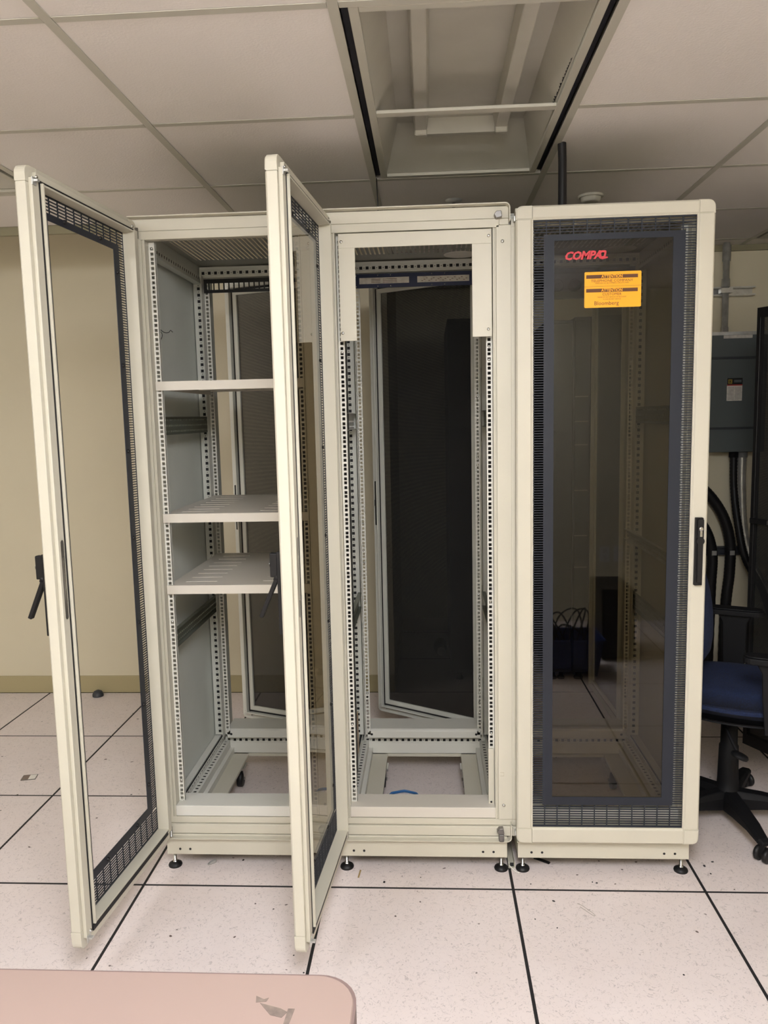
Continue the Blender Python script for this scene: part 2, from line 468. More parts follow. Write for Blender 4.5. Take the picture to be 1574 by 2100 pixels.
# ---- recessed light fixtures (2 x 4 ft)
def fixture(c, r, label, on=None):
    x0, y0 = CX + c * T, CY + r * T
    t = empty('ceiling_light', (x0 + T / 2, y0, CZ)); w = T / 2; l = 2 * T
    tag(t, label, 'light', 'recessed ceiling lights')
    # black air slots along both long sides
    for sx in (-1, 1):
        MB().box(sx * (w - 0.013), sx * (w - 0.030), 0.014, l - 0.014, 0.012, 0.016).build('air_slot', M['slot'], t)
    # lens door frame
    f = MB()
    for sx in (-1, 1): f.box(sx * (w - 0.030), sx * (w - 0.052), 0.014, l - 0.014, -0.001, 0.010)
    f.box(-w + 0.052, w - 0.052, 0.014, 0.036, -0.001, 0.010)
    f.box(-w + 0.052, w - 0.052, l - 0.040, l - 0.014, -0.001, 0.010)
    f.box(-w + 0.052, w - 0.052, T + 0.0 - 0.016, T + 0.016, -0.001, 0.008)
    f.build('door_frame', M['grid'], t, bevel=0.0015)
    # housing: sloped tray
    a = w - 0.052; b = w - 0.10; z1 = 0.10
    h = MB()
    y_0, y_1 = 0.036, l - 0.040
    vs = [(-a, y_0, .01), (a, y_0, .01), (a, y_1, .01), (-a, y_1, .01), (-b, y_0 + .10, z1), (b, y_0 + .10, z1), (b, y_1 - .22, z1), (-b, y_1 - .22, z1)]
    h._add(vs, [(0, 1, 5, 4), (1, 2, 6, 5), (2, 3, 7, 6), (3, 0, 4, 7), (4, 5, 6, 7)])
    if on is None:
        h.build('reflector', M['troffer'], t)
        for x in (-0.128, 0.128):
            MB().prism([(x - 0.026, z1), (x - 0.018, z1 - 0.045), (x + 0.018, z1 - 0.045), (x + 0.026, z1)], y_0 + .1, y_1 - .26).build('lamp_channel', M['troffer'], t, bevel=0.002)
            MB().box(x - 0.02, x + 0.02, y_1 - .28, y_1 - .255, z1 - .060, z1 - 0.03).build('lamp_socket', M['grid'], t, bevel=0.003)
        MB().box(-0.15, 0.15, y_1 - .255, y_1 - .235, z1 - .05, z1).build('end_plate', M['troffer'], t)
        dirt = MB()
        for k in range(16):
            yy = 0.33 + k * 0.018 + random.random() * .01
            dirt._add([(a - .004, yy, .014), (a - .006 - random.random() * .006 * (k / 16), yy + .012, .016 + .003 * k / 16), (a - .004, yy + .025, .014)], [(0, 1, 2)])
        d = dirt.build('dust', M['gasket'], t); d['kind'] = 'stuff'
    else:
        h.build('reflector', M['troffer'], t)
        MB().box(-a, a, y_0, T - 0.016, -0.16, 0.004).build('diffuser', lamp_mat('lamp_glow_%d' % (c + 9), on), t)  # deep drop shaped to throw light sideways onto rack tops and ceiling
        MB().box(-a, a, T + .016, y_1, -0.16, 0.004).build('diffuser', bpy.data.materials['lamp_glow_%d' % (c + 9)], t)
    return t
fixture(1, 0, 'unlit recessed ceiling light with no lens, above the middle rack')
fixture(-2, 0, 'unlit ceiling light at the left edge above the left rack door')
fixture(4, 2, 'unlit ceiling light at the far right by the metal pipe')
for (c, r), (lx, ly, s) in zip(FIX_ON, LAMPS):
    fixture(c, r, {1: 'lit ceiling light behind the viewer, over the right end of the table', -2: 'lit ceiling light behind the viewer, over the left end of the table', -5: 'added fill light by the far left wall'}[c], on=s)

# sprinkler and detector
t = empty('sprinkler', (-0.137, 0.875, CZ)); tag(t, 'small ceiling sprinkler above the middle rack', 'sprinkler')
MB().lathe([(0.034, 0), (0.033, -0.004), (0.018, -0.010), (0.010, -0.012)], n=24).build('escutcheon', M['dullsteel'], t)
MB().lathe([(0.008, -0.01), (0.006, -0.03), (0.010, -0.034), (0.003, -0.045)], n=10).cyl(0.014, -0.048, -0.045).build('sprinkler_head', M['latch'], t)
t = empty('smoke_detector', (0.405, 0.885, CZ)); tag(t, 'round white smoke detector on the ceiling above the right rack', 'detector')
MB().lathe([(0.05, 0), (0.05, -0.006), (0.045, -0.009)], n=28).build('mounting_ring', M['grid'], t)
MB().lathe([(0.040, -0.009), (0.038, -0.020), (0.028, -0.026)], n=28).build('detector_head', M['grid'], t)

# hanging cable and thick pipe through the ceiling
o = MB().tube(smooth_path([(0.186, 0.26, 2.40), (0.188, 0.262, 2.35), (0.189, 0.262, 2.30), (0.189, 0.262, 2.165)]), 0.0135, 12).build('cable_hose', M['black'])
tag(o, 'thick black hose dropping from the ceiling onto the right rack', 'hose')
o = MB().tube([(-0.425, 0.56, 2.385), (-0.423, 0.57, 2.30), (-0.424, 0.57, 2.163)], 0.002, 6).build('thin_cable', M['black'])
tag(o, 'thin dark cable hanging from the ceiling over the middle rack', 'cable')

# ================================================================== RACKS
DW = 0.584; Z0 = 0.127; Z1 = 2.143
screw_head = MB().lathe([(0.0055, 0.0), (0.0055, -0.0012), (0.0035, -0.0035), (0.001, -0.004)], axis='y', n=12)
SCREW = screw_head.mesh('screw', [M['chrome']])
def screw(parent, x, y, z, s=1.0, ax='-y', m=None):
    o = bpy.data.objects.new('screw', SCREW); COL.objects.link(o); o.parent = parent
    o.location = (x, y, z); o.scale = (s, s, s)
    if ax == '+x': o.rotation_euler = (0, 0, R(90))
    if ax == '-x': o.rotation_euler = (0, 0, R(-90))
    if ax == '+y': o.rotation_euler = (0, 0, R(180))
    return o
KNOB = MB().lathe([(0.0062, 0), (0.0062, 0.002), (0.004, 0.006), (0.001, 0.0066)], axis='y', n=12).mesh('screw', [M['black']])

def eia_holes(z0, z1):
    """heights of the square holes in a 19 inch rail"""
    out = []; z = z0 + 0.0064; k = 0
    while z < z1 - 0.006:
        out.append(z); z += (0.01588, 0.01588, 0.0127)[k % 3]; k += 1
    return out
def hole_strip(mb, x0, x1, hx0, hx1, y0, y1, z0, z1, zs, hh):
    """strip in the xz plane with one column of square holes"""
    mb.box(x0, hx0, y0, y1, z0, z1); mb.box(hx1, x1, y0, y1, z0, z1)
    prev = z0
    for z in zs:
        mb.box(hx0, hx1, y0, y1, prev, z - hh / 2); prev = z + hh / 2
    mb.box(hx0, hx1, y0, y1, prev, z1)
def dot_strip(mb, place, a0, a1, w, pitch=0.025, back=None):
    """frame strip with alternating square and dot holes; place(a0,a1,b0,b1) adds a box; a runs along, b across"""
    s = 0.0058; d = 0.0016
    place(a0, a1, 0, w / 2 - s); place(a0, a1, w / 2 + s, w)
    a = a0 + pitch * 0.6; prev = a0
    while a + s < a1 - 0.006:
        place(prev, a - s, w / 2 - s, w / 2 + s)
        prev = a + s
        am = a + pitch / 2
        if am + d < a1 - 0.005:
            place(prev, am - d, w / 2 - s, w / 2 + s)
            place(am - d, am + d, w / 2 - s, w / 2 - d); place(am - d, am + d, w / 2 + d, w / 2 + s)
            prev = am + d
        a += pitch
    place(prev, a1, w / 2 - s, w / 2 + s)
    if back:
        mb.mi = 1; back(a0, a1, w / 2 - s - .003, w / 2 + s + .003); mb.mi = 0  # black sheet paints the darkness inside the hollow frame

def slot_grid(mb, x0, x1, z0, z1, nx, nz, vb, hb, y0, y1):
    """grille: nx by nz openings, vb / hb = bar widths"""
    px = (x1 - x0 + vb) / nx; pz = (z1 - z0 + hb) / nz
    for i in range(1, nx): mb.box(x0 + i * px - vb, x0 + i * px, y0, y1, z0, z1)
    for i in range(nx):
        for j in range(1, nz):
            mb.box(x0 + i * px, x0 + (i + 1) * px - vb, y0, y1, z0 + j * pz - hb, z0 + j * pz)

# ---- shared door meshes
def door_frame_mesh():
    b = MB(); w = DW; f = 0.049; r = 0.02; d = 0.030; n = 5
    gp = 0.0004
    # four corner pieces, rounded outside
    def corner(x0, x1, z0, z1, which):
        cs = [0, 0, 0, 0]; cs[which] = 1
        b.prism(rrect(x0, x1, z0, z1, r, n, cs), 0.003, d)
        cs2 = rrect(x0 + .003, x1 - .003, z0 + .003, z1 - .003, r - .003, n, cs)
        b.prism(cs2, 0.0, 0.003)
    corner(0, f, Z0, Z0 + 0.053, 0); corner(w - f, w, Z0, Z0 + 0.053, 1)
    corner(w - f, w, Z1 - 0.040, Z1, 2); corner(0, f, Z1 - 0.040, Z1, 3)
    return b
def bar_profile(b, p0, p1, along, d=0.030):
    """door bar with chamfered outer edges; along 'x' or 'z'; p0=(x,z) min, p1=(x,z) max"""
    x0, z0 = p0; x1, z1 = p1; c = 0.005
    if along == 'z':
        poly = [(x0, d), (x0, c), (x0 + c, 0), (x1 - c, 0), (x1, c), (x1, d)]
        b.prism(poly, z0, z1, 'z')
    else:
        poly = [(d, z0), (c, z0), (0, z0 + c), (0, z1 - c), (c, z1), (d, z1)]
        b.prism(poly, x0, x1, 'x')

def front_door(rack, loc, ang, glass=True, lettered=False, lever=0.0, label=None):
    f = 0.049; g_ = 0.0006
    b = door_frame_mesh()
    bar_profile(b, (0, Z0 + 0.053 + g_), (f, Z1 - 0.040 - g_), 'z')
    bar_profile(b, (DW - f, Z0 + 0.053 + g_), (DW, Z1 - 0.040 - g_), 'z')
    bar_profile(b, (f + g_, Z0), (DW - f - g_, Z0 + 0.053), 'x')
    bar_profile(b, (f + g_, Z1 - 0.040), (DW - f - g_, Z1), 'x')
    # inner side: stepped stiles and rails
    for s in (0, 1):
        X = (lambda x: x) if s == 0 else (lambda x: DW - x)
        b.box(X(0.012), X(0.040), 0.030, 0.040, Z0 + 0.03, Z1 - 0.03)
        b.box(X(0.046), X(0.052), 0.004, 0.048, Z0 + 0.05, Z1 - 0.036)
    for z in (Z0 + 0.0495, Z1 - 0.0415):
        b.box(0.052, DW - 0.052, 0.004, 0.046, z, z + 0.005)
    b.box(0.03, DW - 0.03, 0.030, 0.040, Z1 - 0.030, Z1 - 0.014)
    b.box(0.03, DW - 0.03, 0.030, 0.040, Z0 + 0.012, Z0 + 0.030)
    door = b.build('front_door', M['cream'], rack, loc, (0, 0, ang), bevel=0.0008)
    if label: door['label'] = label
    # gasket between stile and lip
    gk = MB()
    for s in (0, 1):
        X = (lambda x: x) if s == 0 else (lambda x: DW - x)
        gk.box(X(0.041), X(0.0455), 0.030, 0.041, Z0 + 0.044, Z1 - 0.030)
    gk.box(0.0455, DW - 0.0455, 0.031, 0.042, Z1 - 0.034, Z1 - 0.0305)
    gk.box(0.0455, DW - 0.0455, 0.031, 0.042, Z0 + 0.0305, Z0 + 0.0455)
    gk.build('gasket', M['gasket'], door)
    # slate vent panel with louvre slots round a window
    v = MB(); y0, y1 = 0.008, 0.0105
    ix0, ix1, iz0, iz1 = 0.049, DW - 0.049, 0.180, 2.103
    wx0, wx1, wz0, wz1 = 0.115, 0.465, 0.285, 2.040
    st = 0.031   # width of the side louvre column
    tz0 = iz1 - 0.006 - 5 * 0.0077; bz1 = iz0 + 0.008 + 9 * 0.0077
    v.box(ix0, ix0 + 0.004, y0, y1, iz0, iz1); v.box(ix1 - 0.004, ix1, y0, y1, iz0, iz1)
    v.box(ix0 + .004, ix1 - .004, y0, y1, iz0, iz0 + 0.008); v.box(ix0 + .004, ix1 - .004, y0, y1, iz1 - 0.006, iz1)
    sx0, sx1 = ix0 + 0.004 + st, ix1 - 0.004 - st
    v.box(sx0, wx0, y0, y1, bz1, tz0); v.box(wx1, sx1, y0, y1, bz1, tz0)
    v.box(wx0, wx1, y0, y1, bz1, wz0); v.box(wx0, wx1, y0, y1, wz1, tz0)
    v.box(ix0 + .004, ix1 - .004, y0, y1, tz0 - .0001, tz0); 
    slot_grid(v, ix0 + 0.004, ix1 - 0.004, tz0, iz1 - 0.006, 12, 5, 0.0035, 0.0030, y0, y1)
    slot_grid(v, ix0 + 0.004, ix1 - 0.004, iz0 + 0.008, bz1, 12, 9, 0.0035, 0.0030, y0, y1)
    nz = int(round((tz0 - bz1) / 0.0077))
    for a, c in ((ix0 + 0.004, sx0), (sx1, ix1 - 0.004)):
        slot_grid(v, a, c, bz1, tz0, 1, nz, 0.0035, 0.0030, y0, y1)
    vp = v.build('vent_panel', M['slate'], door)
    # screws that clamp the window
    zs = [0.36, 0.63, 0.90, 1.17, 1.44, 1.70, 1.975]
    for z in zs:
        for x in (wx0 - 0.014, wx1 + 0.014):
            o = bpy.data.objects.new('screw', KNOB); COL.objects.link(o); o.parent = door; o.location = (x, y1, z)
    for x in (wx0 + 0.08, wx1 - 0.08):
        for z in (wz0 - 0.014, wz1 + 0.014):
            o = bpy.data.objects.new('screw', KNOB); COL.objects.link(o); o.parent = door; o.location = (x, y1, z)
    if glass:
        gl = MB().box(wx0 - 0.004, wx1 + 0.004, y1 + 0.0005, y1 + 0.0035, wz0 - 0.004, wz1 + 0.004)
        gl.build('window_glass', M['glass'], door)['label'] = 'smoked glass pane of the front door'
    # swing handle on the outer face
    hx0, hx1 = 0.5445, 0.5685
    hp = MB(); c = 0.003
    hp.prism(rrect(hx0, hx1, 0.988, 1.200, 0.002, 2), -0.012, 0.0)
    hp.prism(rrect(hx0 + .004, hx1 - .001, 1.135, 1.196, 0.003, 2), -0.030 if lever else -0.020, -0.012)
    plate = hp.build('handle_plate', M['black'], door, bevel=0.001)
    MB().lathe([(0.0065, -0.021), (0.0065, -0.023), (0.003, -0.0235)], (0.5585, -0.010 if lever else 0, 1.166), 'y', 16).box(0.555, 0.562, -0.0225, -0.012, 1.142, 1.166).build('lock_cylinder', M['chrome'], door)
    lv = MB()
    pz = 1.128
    L_ = 0.130 if not lever else 0.112
    lv.prism([(-0.0085, 0.0), (-0.006, 0.010), (0.006, 0.010), (0.0085, 0.0), (0.0075, -L_), (-0.0075, -L_)], -0.020, -0.010)
    lv.cyl(0.011, -0.021, -0.011, axis='y', n=16)
    lv.build('handle_lever', M['black'], door, loc=(0.558, 0, pz), rot=(-lever, 0, 0), bevel=0.001)
    # latch slot and mechanism on the inner side of the stile
    MB().prism(rrect(DW - 0.036, DW - 0.022, 1.03, 1.235, 0.0068, 5), 0.0398, 0.0405).build('latch_slot', M['latch'], door)
    lm = MB()
    lm.box(DW - 0.033, DW - 0.026, 0.0402, 0.0415, 1.075, 1.19)
    lm.build('latch_bar', M['chrome'], door)
    # hinge and latch fittings at the corners of the inner side
    for z in (Z0 + 0.030, Z1 - 0.035):
        MB().box(DW - 0.028, DW - 0.010, 0.0400, 0.0425, z - 0.012, z + 0.006).box(DW - .026, DW - .016, .0425, .052, z - .004, z + .001).build('corner_bracket', M['dullsteel'], door)
        screw(door, DW - 0.032, 0.040, z + 0.010, 0.9, '+y'); screw(door, 0.045, 0.040, z + 0.012, 0.9, '+y')
    for z in (Z0 + 0.020, Z1 - 0.035):
        MB().cyl(0.006, z - 0.016, z + 0.016, (0.006, 0.034, 0), 'z', 10).build('hinge_pin', M['chrome'], door)
    if lettered:
        lt = MB()
        lt.text('COMPA', 0.0325, (0.1450, 0, 0), shear=0.26, offset=0.0014, sx=1.0, space=0.95)
        for i, v_ in enumerate(lt.v): lt.v[i] = (v_[0], 0.0103, v_[2] + 1.9840 + (v_[0] - 0.145) * 0.012)
        # the Q: open slanted oval with a foot
        def sl(x, z): return (0.2455 + x * 1.0 + z * 0.28, 1.9855 + z * 1.26)
        oo = rrect(0.0, 0.0205, 0.0, 0.0182, 0.0055, 4); ii = rrect(0.0056, 0.0149, 0.0046, 0.0136, 0.0026, 4)
        lt.ring([sl(*p) for p in oo], [sl(*p) for p in ii], 0.0101, 0.0104)
        lt.prism([sl(*p) for p in [(0.0100, -0.0030), (0.0275, 0.0), (0.0275, 0.0034), (0.0135, 0.0034)]], 0.0100, 0.0103)
        lt.build('door_lettering', M['red'], door)['label'] = 'red slanted lettering on the glass'
        # orange warning sticker
        s = MB(); sx0, sx1, sz0, sz1 = 0.2055, 0.3735, 1.841, 1.946; yy = 0.0102
        s.prism(rrect(sx0, sx1, sz0, sz1, 0.003, 2), yy - 0.0004, yy)
        W = sx1 - sx0; Hh = sz1 - sz0; ty = yy - 0.0007
        def bx(a0, a1, b0, b1, mi, dy=0.0):
            s.mi = mi; s.box(sx0 + a0 * W, sx0 + a1 * W, ty + dy - .0001, ty + dy, sz1 - b1 * Hh, sz1 - b0 * Hh); s.mi = 0
        def tx(t_, size, u, v_, mi, dy=0.0, off=0.0, sx=1.0):
            s.mi = mi; s.text(t_, size, (sx0 + u * W, ty - 0.0002 + dy, sz1 - v_ * Hh), align='CENTER', offset=off, sx=sx); s.mi = 0
        bx(0.03, 0.94, 0.085, 0.185, 1); tx('ATTENTION', 0.0122, 0.485, 0.172, 0, off=0.0003, sx=0.92)
        tx('TELEPHONE COMPANY', 0.0105, 0.485, 0.285, 1, sx=1.12)
        tx('MAINTAIN ALL BLOOMBERG CIRCUITS HERE', 0.0050, 0.485, 0.335, 1)
        bx(0.0, 1.0, 0.405, 0.411, 1)
        bx(0.03, 0.94, 0.470, 0.570, 1); tx('ATTENTION', 0.0122, 0.485, 0.557, 0, off=0.0003, sx=0.92)
        tx('CUSTOMER', 0.0110, 0.485, 0.665, 1, sx=1.0)
        tx('PLEASE DO NOT REMOVE OR RELOCATE', 0.0046, 0.485, 0.725, 1)
        tx('TO ENSURE BEST SERVICE', 0.0046, 0.485, 0.785, 1)
        tx('Bloomberg', 0.0165, 0.39, 0.93, 1)
        s.build('warning_sticker', [M['orange'], M['brown']], door)['label'] = 'orange attention sticker on the glass'
    return door

def rear_door(rack, loc, ang):
    f = 0.03
    b = MB()
    b.ring(rrect(0, DW, Z0, Z1, 0.018, 5), rect_like(0.034, DW - 0.034, Z0 + 0.034, Z1 - 0.034), 0.0, 0.016)
    b.ring(rect_like(0.030, DW - 0.030, Z0 + 0.030, Z1 - 0.030), rect_like(0.036, DW - 0.036, Z0 + 0.036, Z1 - 0.036), 0.016, 0.038)
    b.ring(rect_like(0.046, DW - 0.046, Z0 + 0.046, Z1 - 0.046), rect_like(0.066, DW - 0.066, Z0 + 0.066, Z1 - 0.066), 0.010, 0.024)
    d = b.build('rear_door', M['grey'], rack, loc, (0, 0, ang), bevel=0.001)
    MB().ring(rect_like(0.036, DW - 0.036, Z0 + 0.036, Z1 - 0.036), rect_like(0.046, DW - 0.046, Z0 + 0.046, Z1 - 0.046), 0.008, 0.018).build('gasket', M['gasket'], d)
    MB().box(0.060, DW - 0.060, 0.014, 0.0155, Z0 + 0.060, Z1 - 0.060).build('mesh_sheet', M['perf'], d)['label'] = 'dark finely perforated sheet'
    MB().box(DW - 0.029, DW - 0.016, 0.016, 0.030, 1.03, 1.235).box(DW - .027, DW - .018, .03, .036, 1.12, 1.15).build('lock_body', M['black'], d, bevel=0.002)
    for z in (Z0 + 0.03, Z1 - 0.03):
        MB().box(DW - 0.05, DW - 0.012, 0.016, 0.022, z - 0.014, z + 0.006).build('corner_bracket', M['dullsteel'], d)
    return d

def make_rack(cx, label, which):
    t = empty('server_rack', (cx, 0.10, 0)); tag(t, label, 'rack', 'cream server racks standing in a row')
    hw = 0.298; D = 0.83
    # --- plinth on levelling feet
    p = MB()
    p.ring(rect_like(-0.28, 0.28, -0.004, D), rect_like(-0.262, 0.262, 0.012, D - 0.016), 0.052, 0.126, 'z')
    pl = p.build('plinth', M['cream'], t, bevel=0.0015)
    for x in (-0.235, -0.200, 0.200, 0.235):
        MB().cyl(0.0042, -0.0045, -0.0035, (x, 0, 0.072), 'y', 12).build('bolt_hole', M['gasket'], pl)
    for x in (-0.262, 0.262):
        for y in (0.017, D - 0.03):
            fo = MB().cyl(0.0058, 0.010, 0.060, (0, 0, 0), 'z', 12).cyl(0.0085, 0.0145, 0.020, (0, 0, 0), 'z', 6)\
                .build('levelling_stud', M['chrome'], t, (x, y, 0))
            MB().lathe([(0.0225, 0.0), (0.0235, 0.003), (0.022, 0.008), (0.012, 0.014), (0.008, 0.0155)], n=24).build('foot_pad', M['black'], fo)
    # casters
    for sx in (-1, 1):
        for y in (0.09, 0.60):
            c = MB().box(-0.024, 0.024, -0.03, 0.03, 0.082, 0.092)
            for k in (-1, 1): c.prism([(-0.018, 0.085), (0.022, 0.085), (0.012, 0.030), (-0.006, 0.030)], k * 0.0155, k * 0.0175, 'x')
            c.cyl(0.007, -0.019, 0.019, (0, 0.003, 0.0345), 'x', 8)
            o = c.build('caster', M['chrome'], t, (sx * 0.172, y, 0))
            MB().lathe([(0.006, -0.013), (0.020, -0.0125), (0.033, -0.011), (0.0345, -0.007), (0.0345, 0.007), (0.033, 0.011), (0.020, 0.0125), (0.006, 0.013)], (0, 0.003, 0.0346), 'x', 24).build('wheel', M['black'], o)
    # --- frame: bottom
    b = MB()
    b.box(-hw, hw, 0.004, 0.030, 0.163, 0.186)          # front bottom beam, stepped
    b.box(-hw, hw, -0.004, 0.030, 0.129, 0.1615)
    b.box(-0.262, 0.262, 0.030, 0.075, 0.126, 0.134)
    b.box(-0.155 - 0.065, -0.155, 0.05, 0.70, 0.092, 0.104); b.box(0.155, 0.155 + 0.065, 0.05, 0.70, 0.092, 0.104)
    b.box(-0.22, 0.22, 0.69, 0.74, 0.092, 0.104)
    b.build('base_frame', M['cream'], t, bevel=0.0012)
    s = MB()  # ledge strip (front lip) with rounded right corner, like the top one
    pts = []
    r = 0.016; xr = 0.294
    def lip(zedge, zout, sign):
        o_ = []; i_ = []
        for (rr, lst) in ((r, o_), (r - 0.003, i_)):
            dd = 0 if rr == r else 0.003
            lst.append((-0.285, zout - sign * dd))
            for k in range(7):
                a = R(90 * k / 6)
                lst.append((xr - dd - rr + rr * math.sin(a), (zout - sign * dd) - sign * rr + sign * rr * math.cos(a)))
            lst.append((xr - dd, zedge))
        return o_ + i_[::-1]
    def lip_quads(mb, zedge, zout, sign, y0, y1):
        pts = lip(zedge, zout, sign); n = len(pts) // 2
        for i in range(n - 1):
            a, b_, c_, d_ = pts[i], pts[i + 1], pts[-2 - i], pts[-1 - i]
            mb.prism([a, b_, c_, d_], y0, y1)
    lip_quads(s, 0.176, 0.1175, -1, -0.024, 0.004)
    s.build('lower_lip', M['cream'], t)
    if which != 'C':
        s = MB(); lip_quads(s, 2.106, 2.161, 1, -0.024, 0.004); s.build('upper_lip', M['cream'], t)
    # --- frame: top front beam
    b = MB()
    b.box(-0.285, 0.291, 0.002, 0.028, 2.1205, 2.148 if which == 'C' else 2.156); b.box(-hw + .012, 0.262, 0.0, 0.028, 2.094, 2.1195)
    b.box(0.262, 0.291, 0.001, 0.028, 2.101, 2.1195); b.box(-hw, -hw + .012, .001, .028, 2.094, 2.118)
    b.build('top_beam', M['cream'], t, bevel=0.0010)
    # --- frame: front posts (cream outer strip, groove, inner strip)
    for sx in (-1, 1):
        b = MB()
        b.box(sx * hw, sx * 0.253, 0.0, 0.024, 0.186, 2.094 if sx < 0 else 2.100)
        b.box(sx * 0.253, sx * 0.2475, 0.006, 0.024, 0.163, 2.094)
        b.box(sx * 0.2475, sx * 0.2425, 0.0015, 0.040, 0.186, 2.094)
        b.build('front_post', M['cream'], t, bevel=0.0008)
        screw(t, sx * 0.272, 0.0, 2.052, 1.0); screw(t, sx * 0.270, 0.0, 0.235, 1.0)
        # perforated depth-side of the front post
        q = MB()
        zl = 0.19; 
        dot_strip(q, lambda a0, a1, b0, b1: q.box(sx * 0.256, sx * 0.2545, 0.045 + b0, 0.045 + b1, a0, a1), zl, 2.08, 0.045)
        if which == 'C' or (which == 'A' and sx < 0): q.build('post_flange', M['rail'], t)
        else: MB().box(sx * 0.250, sx * 0.2485, 0.042, 0.350, 0.19, 2.07).build('bay_shade_strip', M['gasket'], t)  # black strip added so the gap behind the rail holes looks shaded
    # --- 19 inch rails, front and rear
    def rail(sx, y, ysign, m='rail'):
        q = MB(); z0, z1 = 0.205, 2.094; zs = eia_holes(0.213, 2.090)
        x0, x1 = sx * 0.2415, sx * 0.2225
        h0, h1 = sx * 0.2375, sx * 0.2280
        a, b_ = sorted((x0, x1)); c, d = sorted((h0, h1))
        hole_strip(q, a, b_, c, d, y, y + 0.002, z0, z1, zs, 0.0095)
        q.box(sx * 0.2415, sx * 0.2430, y, y + ysign * 0.045, z0, z1)
        q.box(sx * 0.2225, sx * 0.2235, y, y + ysign * 0.012, z0, z1) if ysign > 0 else None
        return q.build('mounting_rail', M[m], t)
    for sx in (-1, 1):
        rail(sx, 0.038, 1); rail(sx, 0.655, -1, 'rail')
        # rear frame post: front-facing strip with square and dot holes, plus depth web with long slots
        q = MB()
        w = 0.040
        xa = sx * 0.296; xb = sx * 0.256
        lo = min(xa, xb)
        dot_strip(q, lambda a0, a1, b0, b1: q.box(lo + b0, lo + b1, 0.690, 0.692, a0, a1), 0.19, 2.095, w, back=lambda a0, a1, b0, b1: q.box(lo + b0, lo + b1, 0.698, 0.700, a0, a1))
        q.box(sx * 0.256, sx * 0.2545, 0.690, 0.735, 0.19, 2.095)
        q.build('rear_post', [M['grey'], M['gasket']], t)
        q = MB()
        q.box(sx * 0.2545, sx * 0.298, 0.735, 0.822, 0.12, 2.14)
        q.build('rear_corner_post', M['grey'], t, bevel=0.001)
        for z in (0.32, 0.62, 1.42, 1.62):
            MB().prism(rrect(0.744, 0.758, z, z + (0.10 if z in (.32, 1.62) else 0.2), 0.0068, 4), sx * 0.2540, sx * 0.2547, 'x').build('cable_slot', M['gasket'], t)
        # top side beams with square holes, bottom side beams with square holes
        q = MB(); lo = 0.03
        dot_strip(q, lambda a0, a1, b0, b1: q.box(sx * 0.262, sx * 0.2605, a0, a1, 2.075 + b0, 2.075 + b1), 0.03, 0.735, 0.030, back=lambda a0, a1, b0, b1: q.box(sx * 0.268, sx * 0.270, a0, a1, 2.075 + b0, 2.075 + b1))
        q.box(sx * 0.2605, sx * 0.290, 0.03, 0.735, 2.072, 2.0745); q.box(sx * 0.2605, sx * 0.298, 0.03, 0.735, 2.105, 2.140)
        q.build('top_side_beam', [M['grey'], M['gasket']], t)
        q = MB()
        dot_strip(q, lambda a0, a1, b0, b1: q.box(sx * 0.262, sx * 0.2605, a0, a1, 0.162 + b0, 0.162 + b1), 0.03, 0.735, 0.024, back=lambda a0, a1, b0, b1: q.box(sx * 0.268, sx * 0.270, a0, a1, 0.162 + b0, 0.162 + b1))
        dot_strip(q, lambda a0, a1, b0, b1: q.box(min(sx * .262, sx * .236) + b0, min(sx * .262, sx * .236) + b1, a0, a1, 0.1600, 0.1615), 0.09, 0.70, 0.026, back=lambda a0, a1, b0, b1: q.box(min(sx * .262, sx * .236) + b0, min(sx * .262, sx * .236) + b1, a0, a1, 0.150, 0.152))
        q.box(sx * 0.236, sx * 0.2345, 0.03, 0.735, 0.13, 0.1615)
        q.box(sx * 0.2345, sx * 0.220, 0.03, 0.735, 0.128, 0.1300)
        q.box(sx * 0.220, sx * 0.2185, 0.03, 0.735, 0.104, 0.1300)
        q.box(sx * 0.272, sx * 0.298, 0.03, 0.735, 0.128, 0.186)
        q.build('bottom_side_beam', [M['rail'], M['gasket']], t)
    # --- rear top and bottom beams with holes
    q = MB()
    dot_strip(q, lambda a0, a1, b0, b1: q.box(a0, a1, 0.640, 0.642, 2.093 + b0, 2.093 + b1), -0.255, 0.255, 0.024, back=lambda a0, a1, b0, b1: q.box(a0, a1, 0.650, 0.652, 2.093 + b0, 2.093 + b1))
    q.box(-0.2545, 0.2545, 0.6425, 0.735, 2.088, 2.0925); q.box(-0.2545, 0.2545, 0.640, 0.643, 2.1175, 2.128)
    q.build('rear_top_beam', [M['grey'], M['gasket']], t)
    q = MB()
    dot_strip(q, lambda a0, a1, b0, b1: q.box(a0, a1, 0.695, 0.697, 0.152 + b0, 0.152 + b1), -0.2545, 0.2545, 0.024, back=lambda a0, a1, b0, b1: q.box(a0, a1, 0.704, 0.706, 0.152 + b0, 0.152 + b1))
    q.box(-0.2545, 0.2545, 0.695, 0.697, 0.106, 0.1515); q.box(-0.2545, 0.2545, 0.6975, 0.735, 0.1770, 0.1790)
    q.build('rear_bottom_beam', [M['rail'], M['gasket']], t)
    # --- front and rear blanking sills
    MB().box(-0.243, 0.243, -0.001, 0.092, 0.190, 0.2265).build('front_sill', M['shelf'] if which == 'B' else M['rail'], t, bevel=0.0015)
    sl = MB().prism([(0.655, 0.190), (0.655, 0.221), (0.665, 0.2265), (0.780, 0.2265), (0.780, 0.190)], -0.236, 0.236, 'x').build('rear_sill', M['rail'], t, bevel=0.001)
    for x in (-0.218, 0.218): MB().cyl(0.005, -0.0006, 0.0004, (x, 0.655, 0.206), 'y', 12).build('bolt_hole', M['gasket'], sl)
    # --- roof: plain edges, slotted field, round port cover
    q = MB(); z0, z1 = 2.135, 2.1362
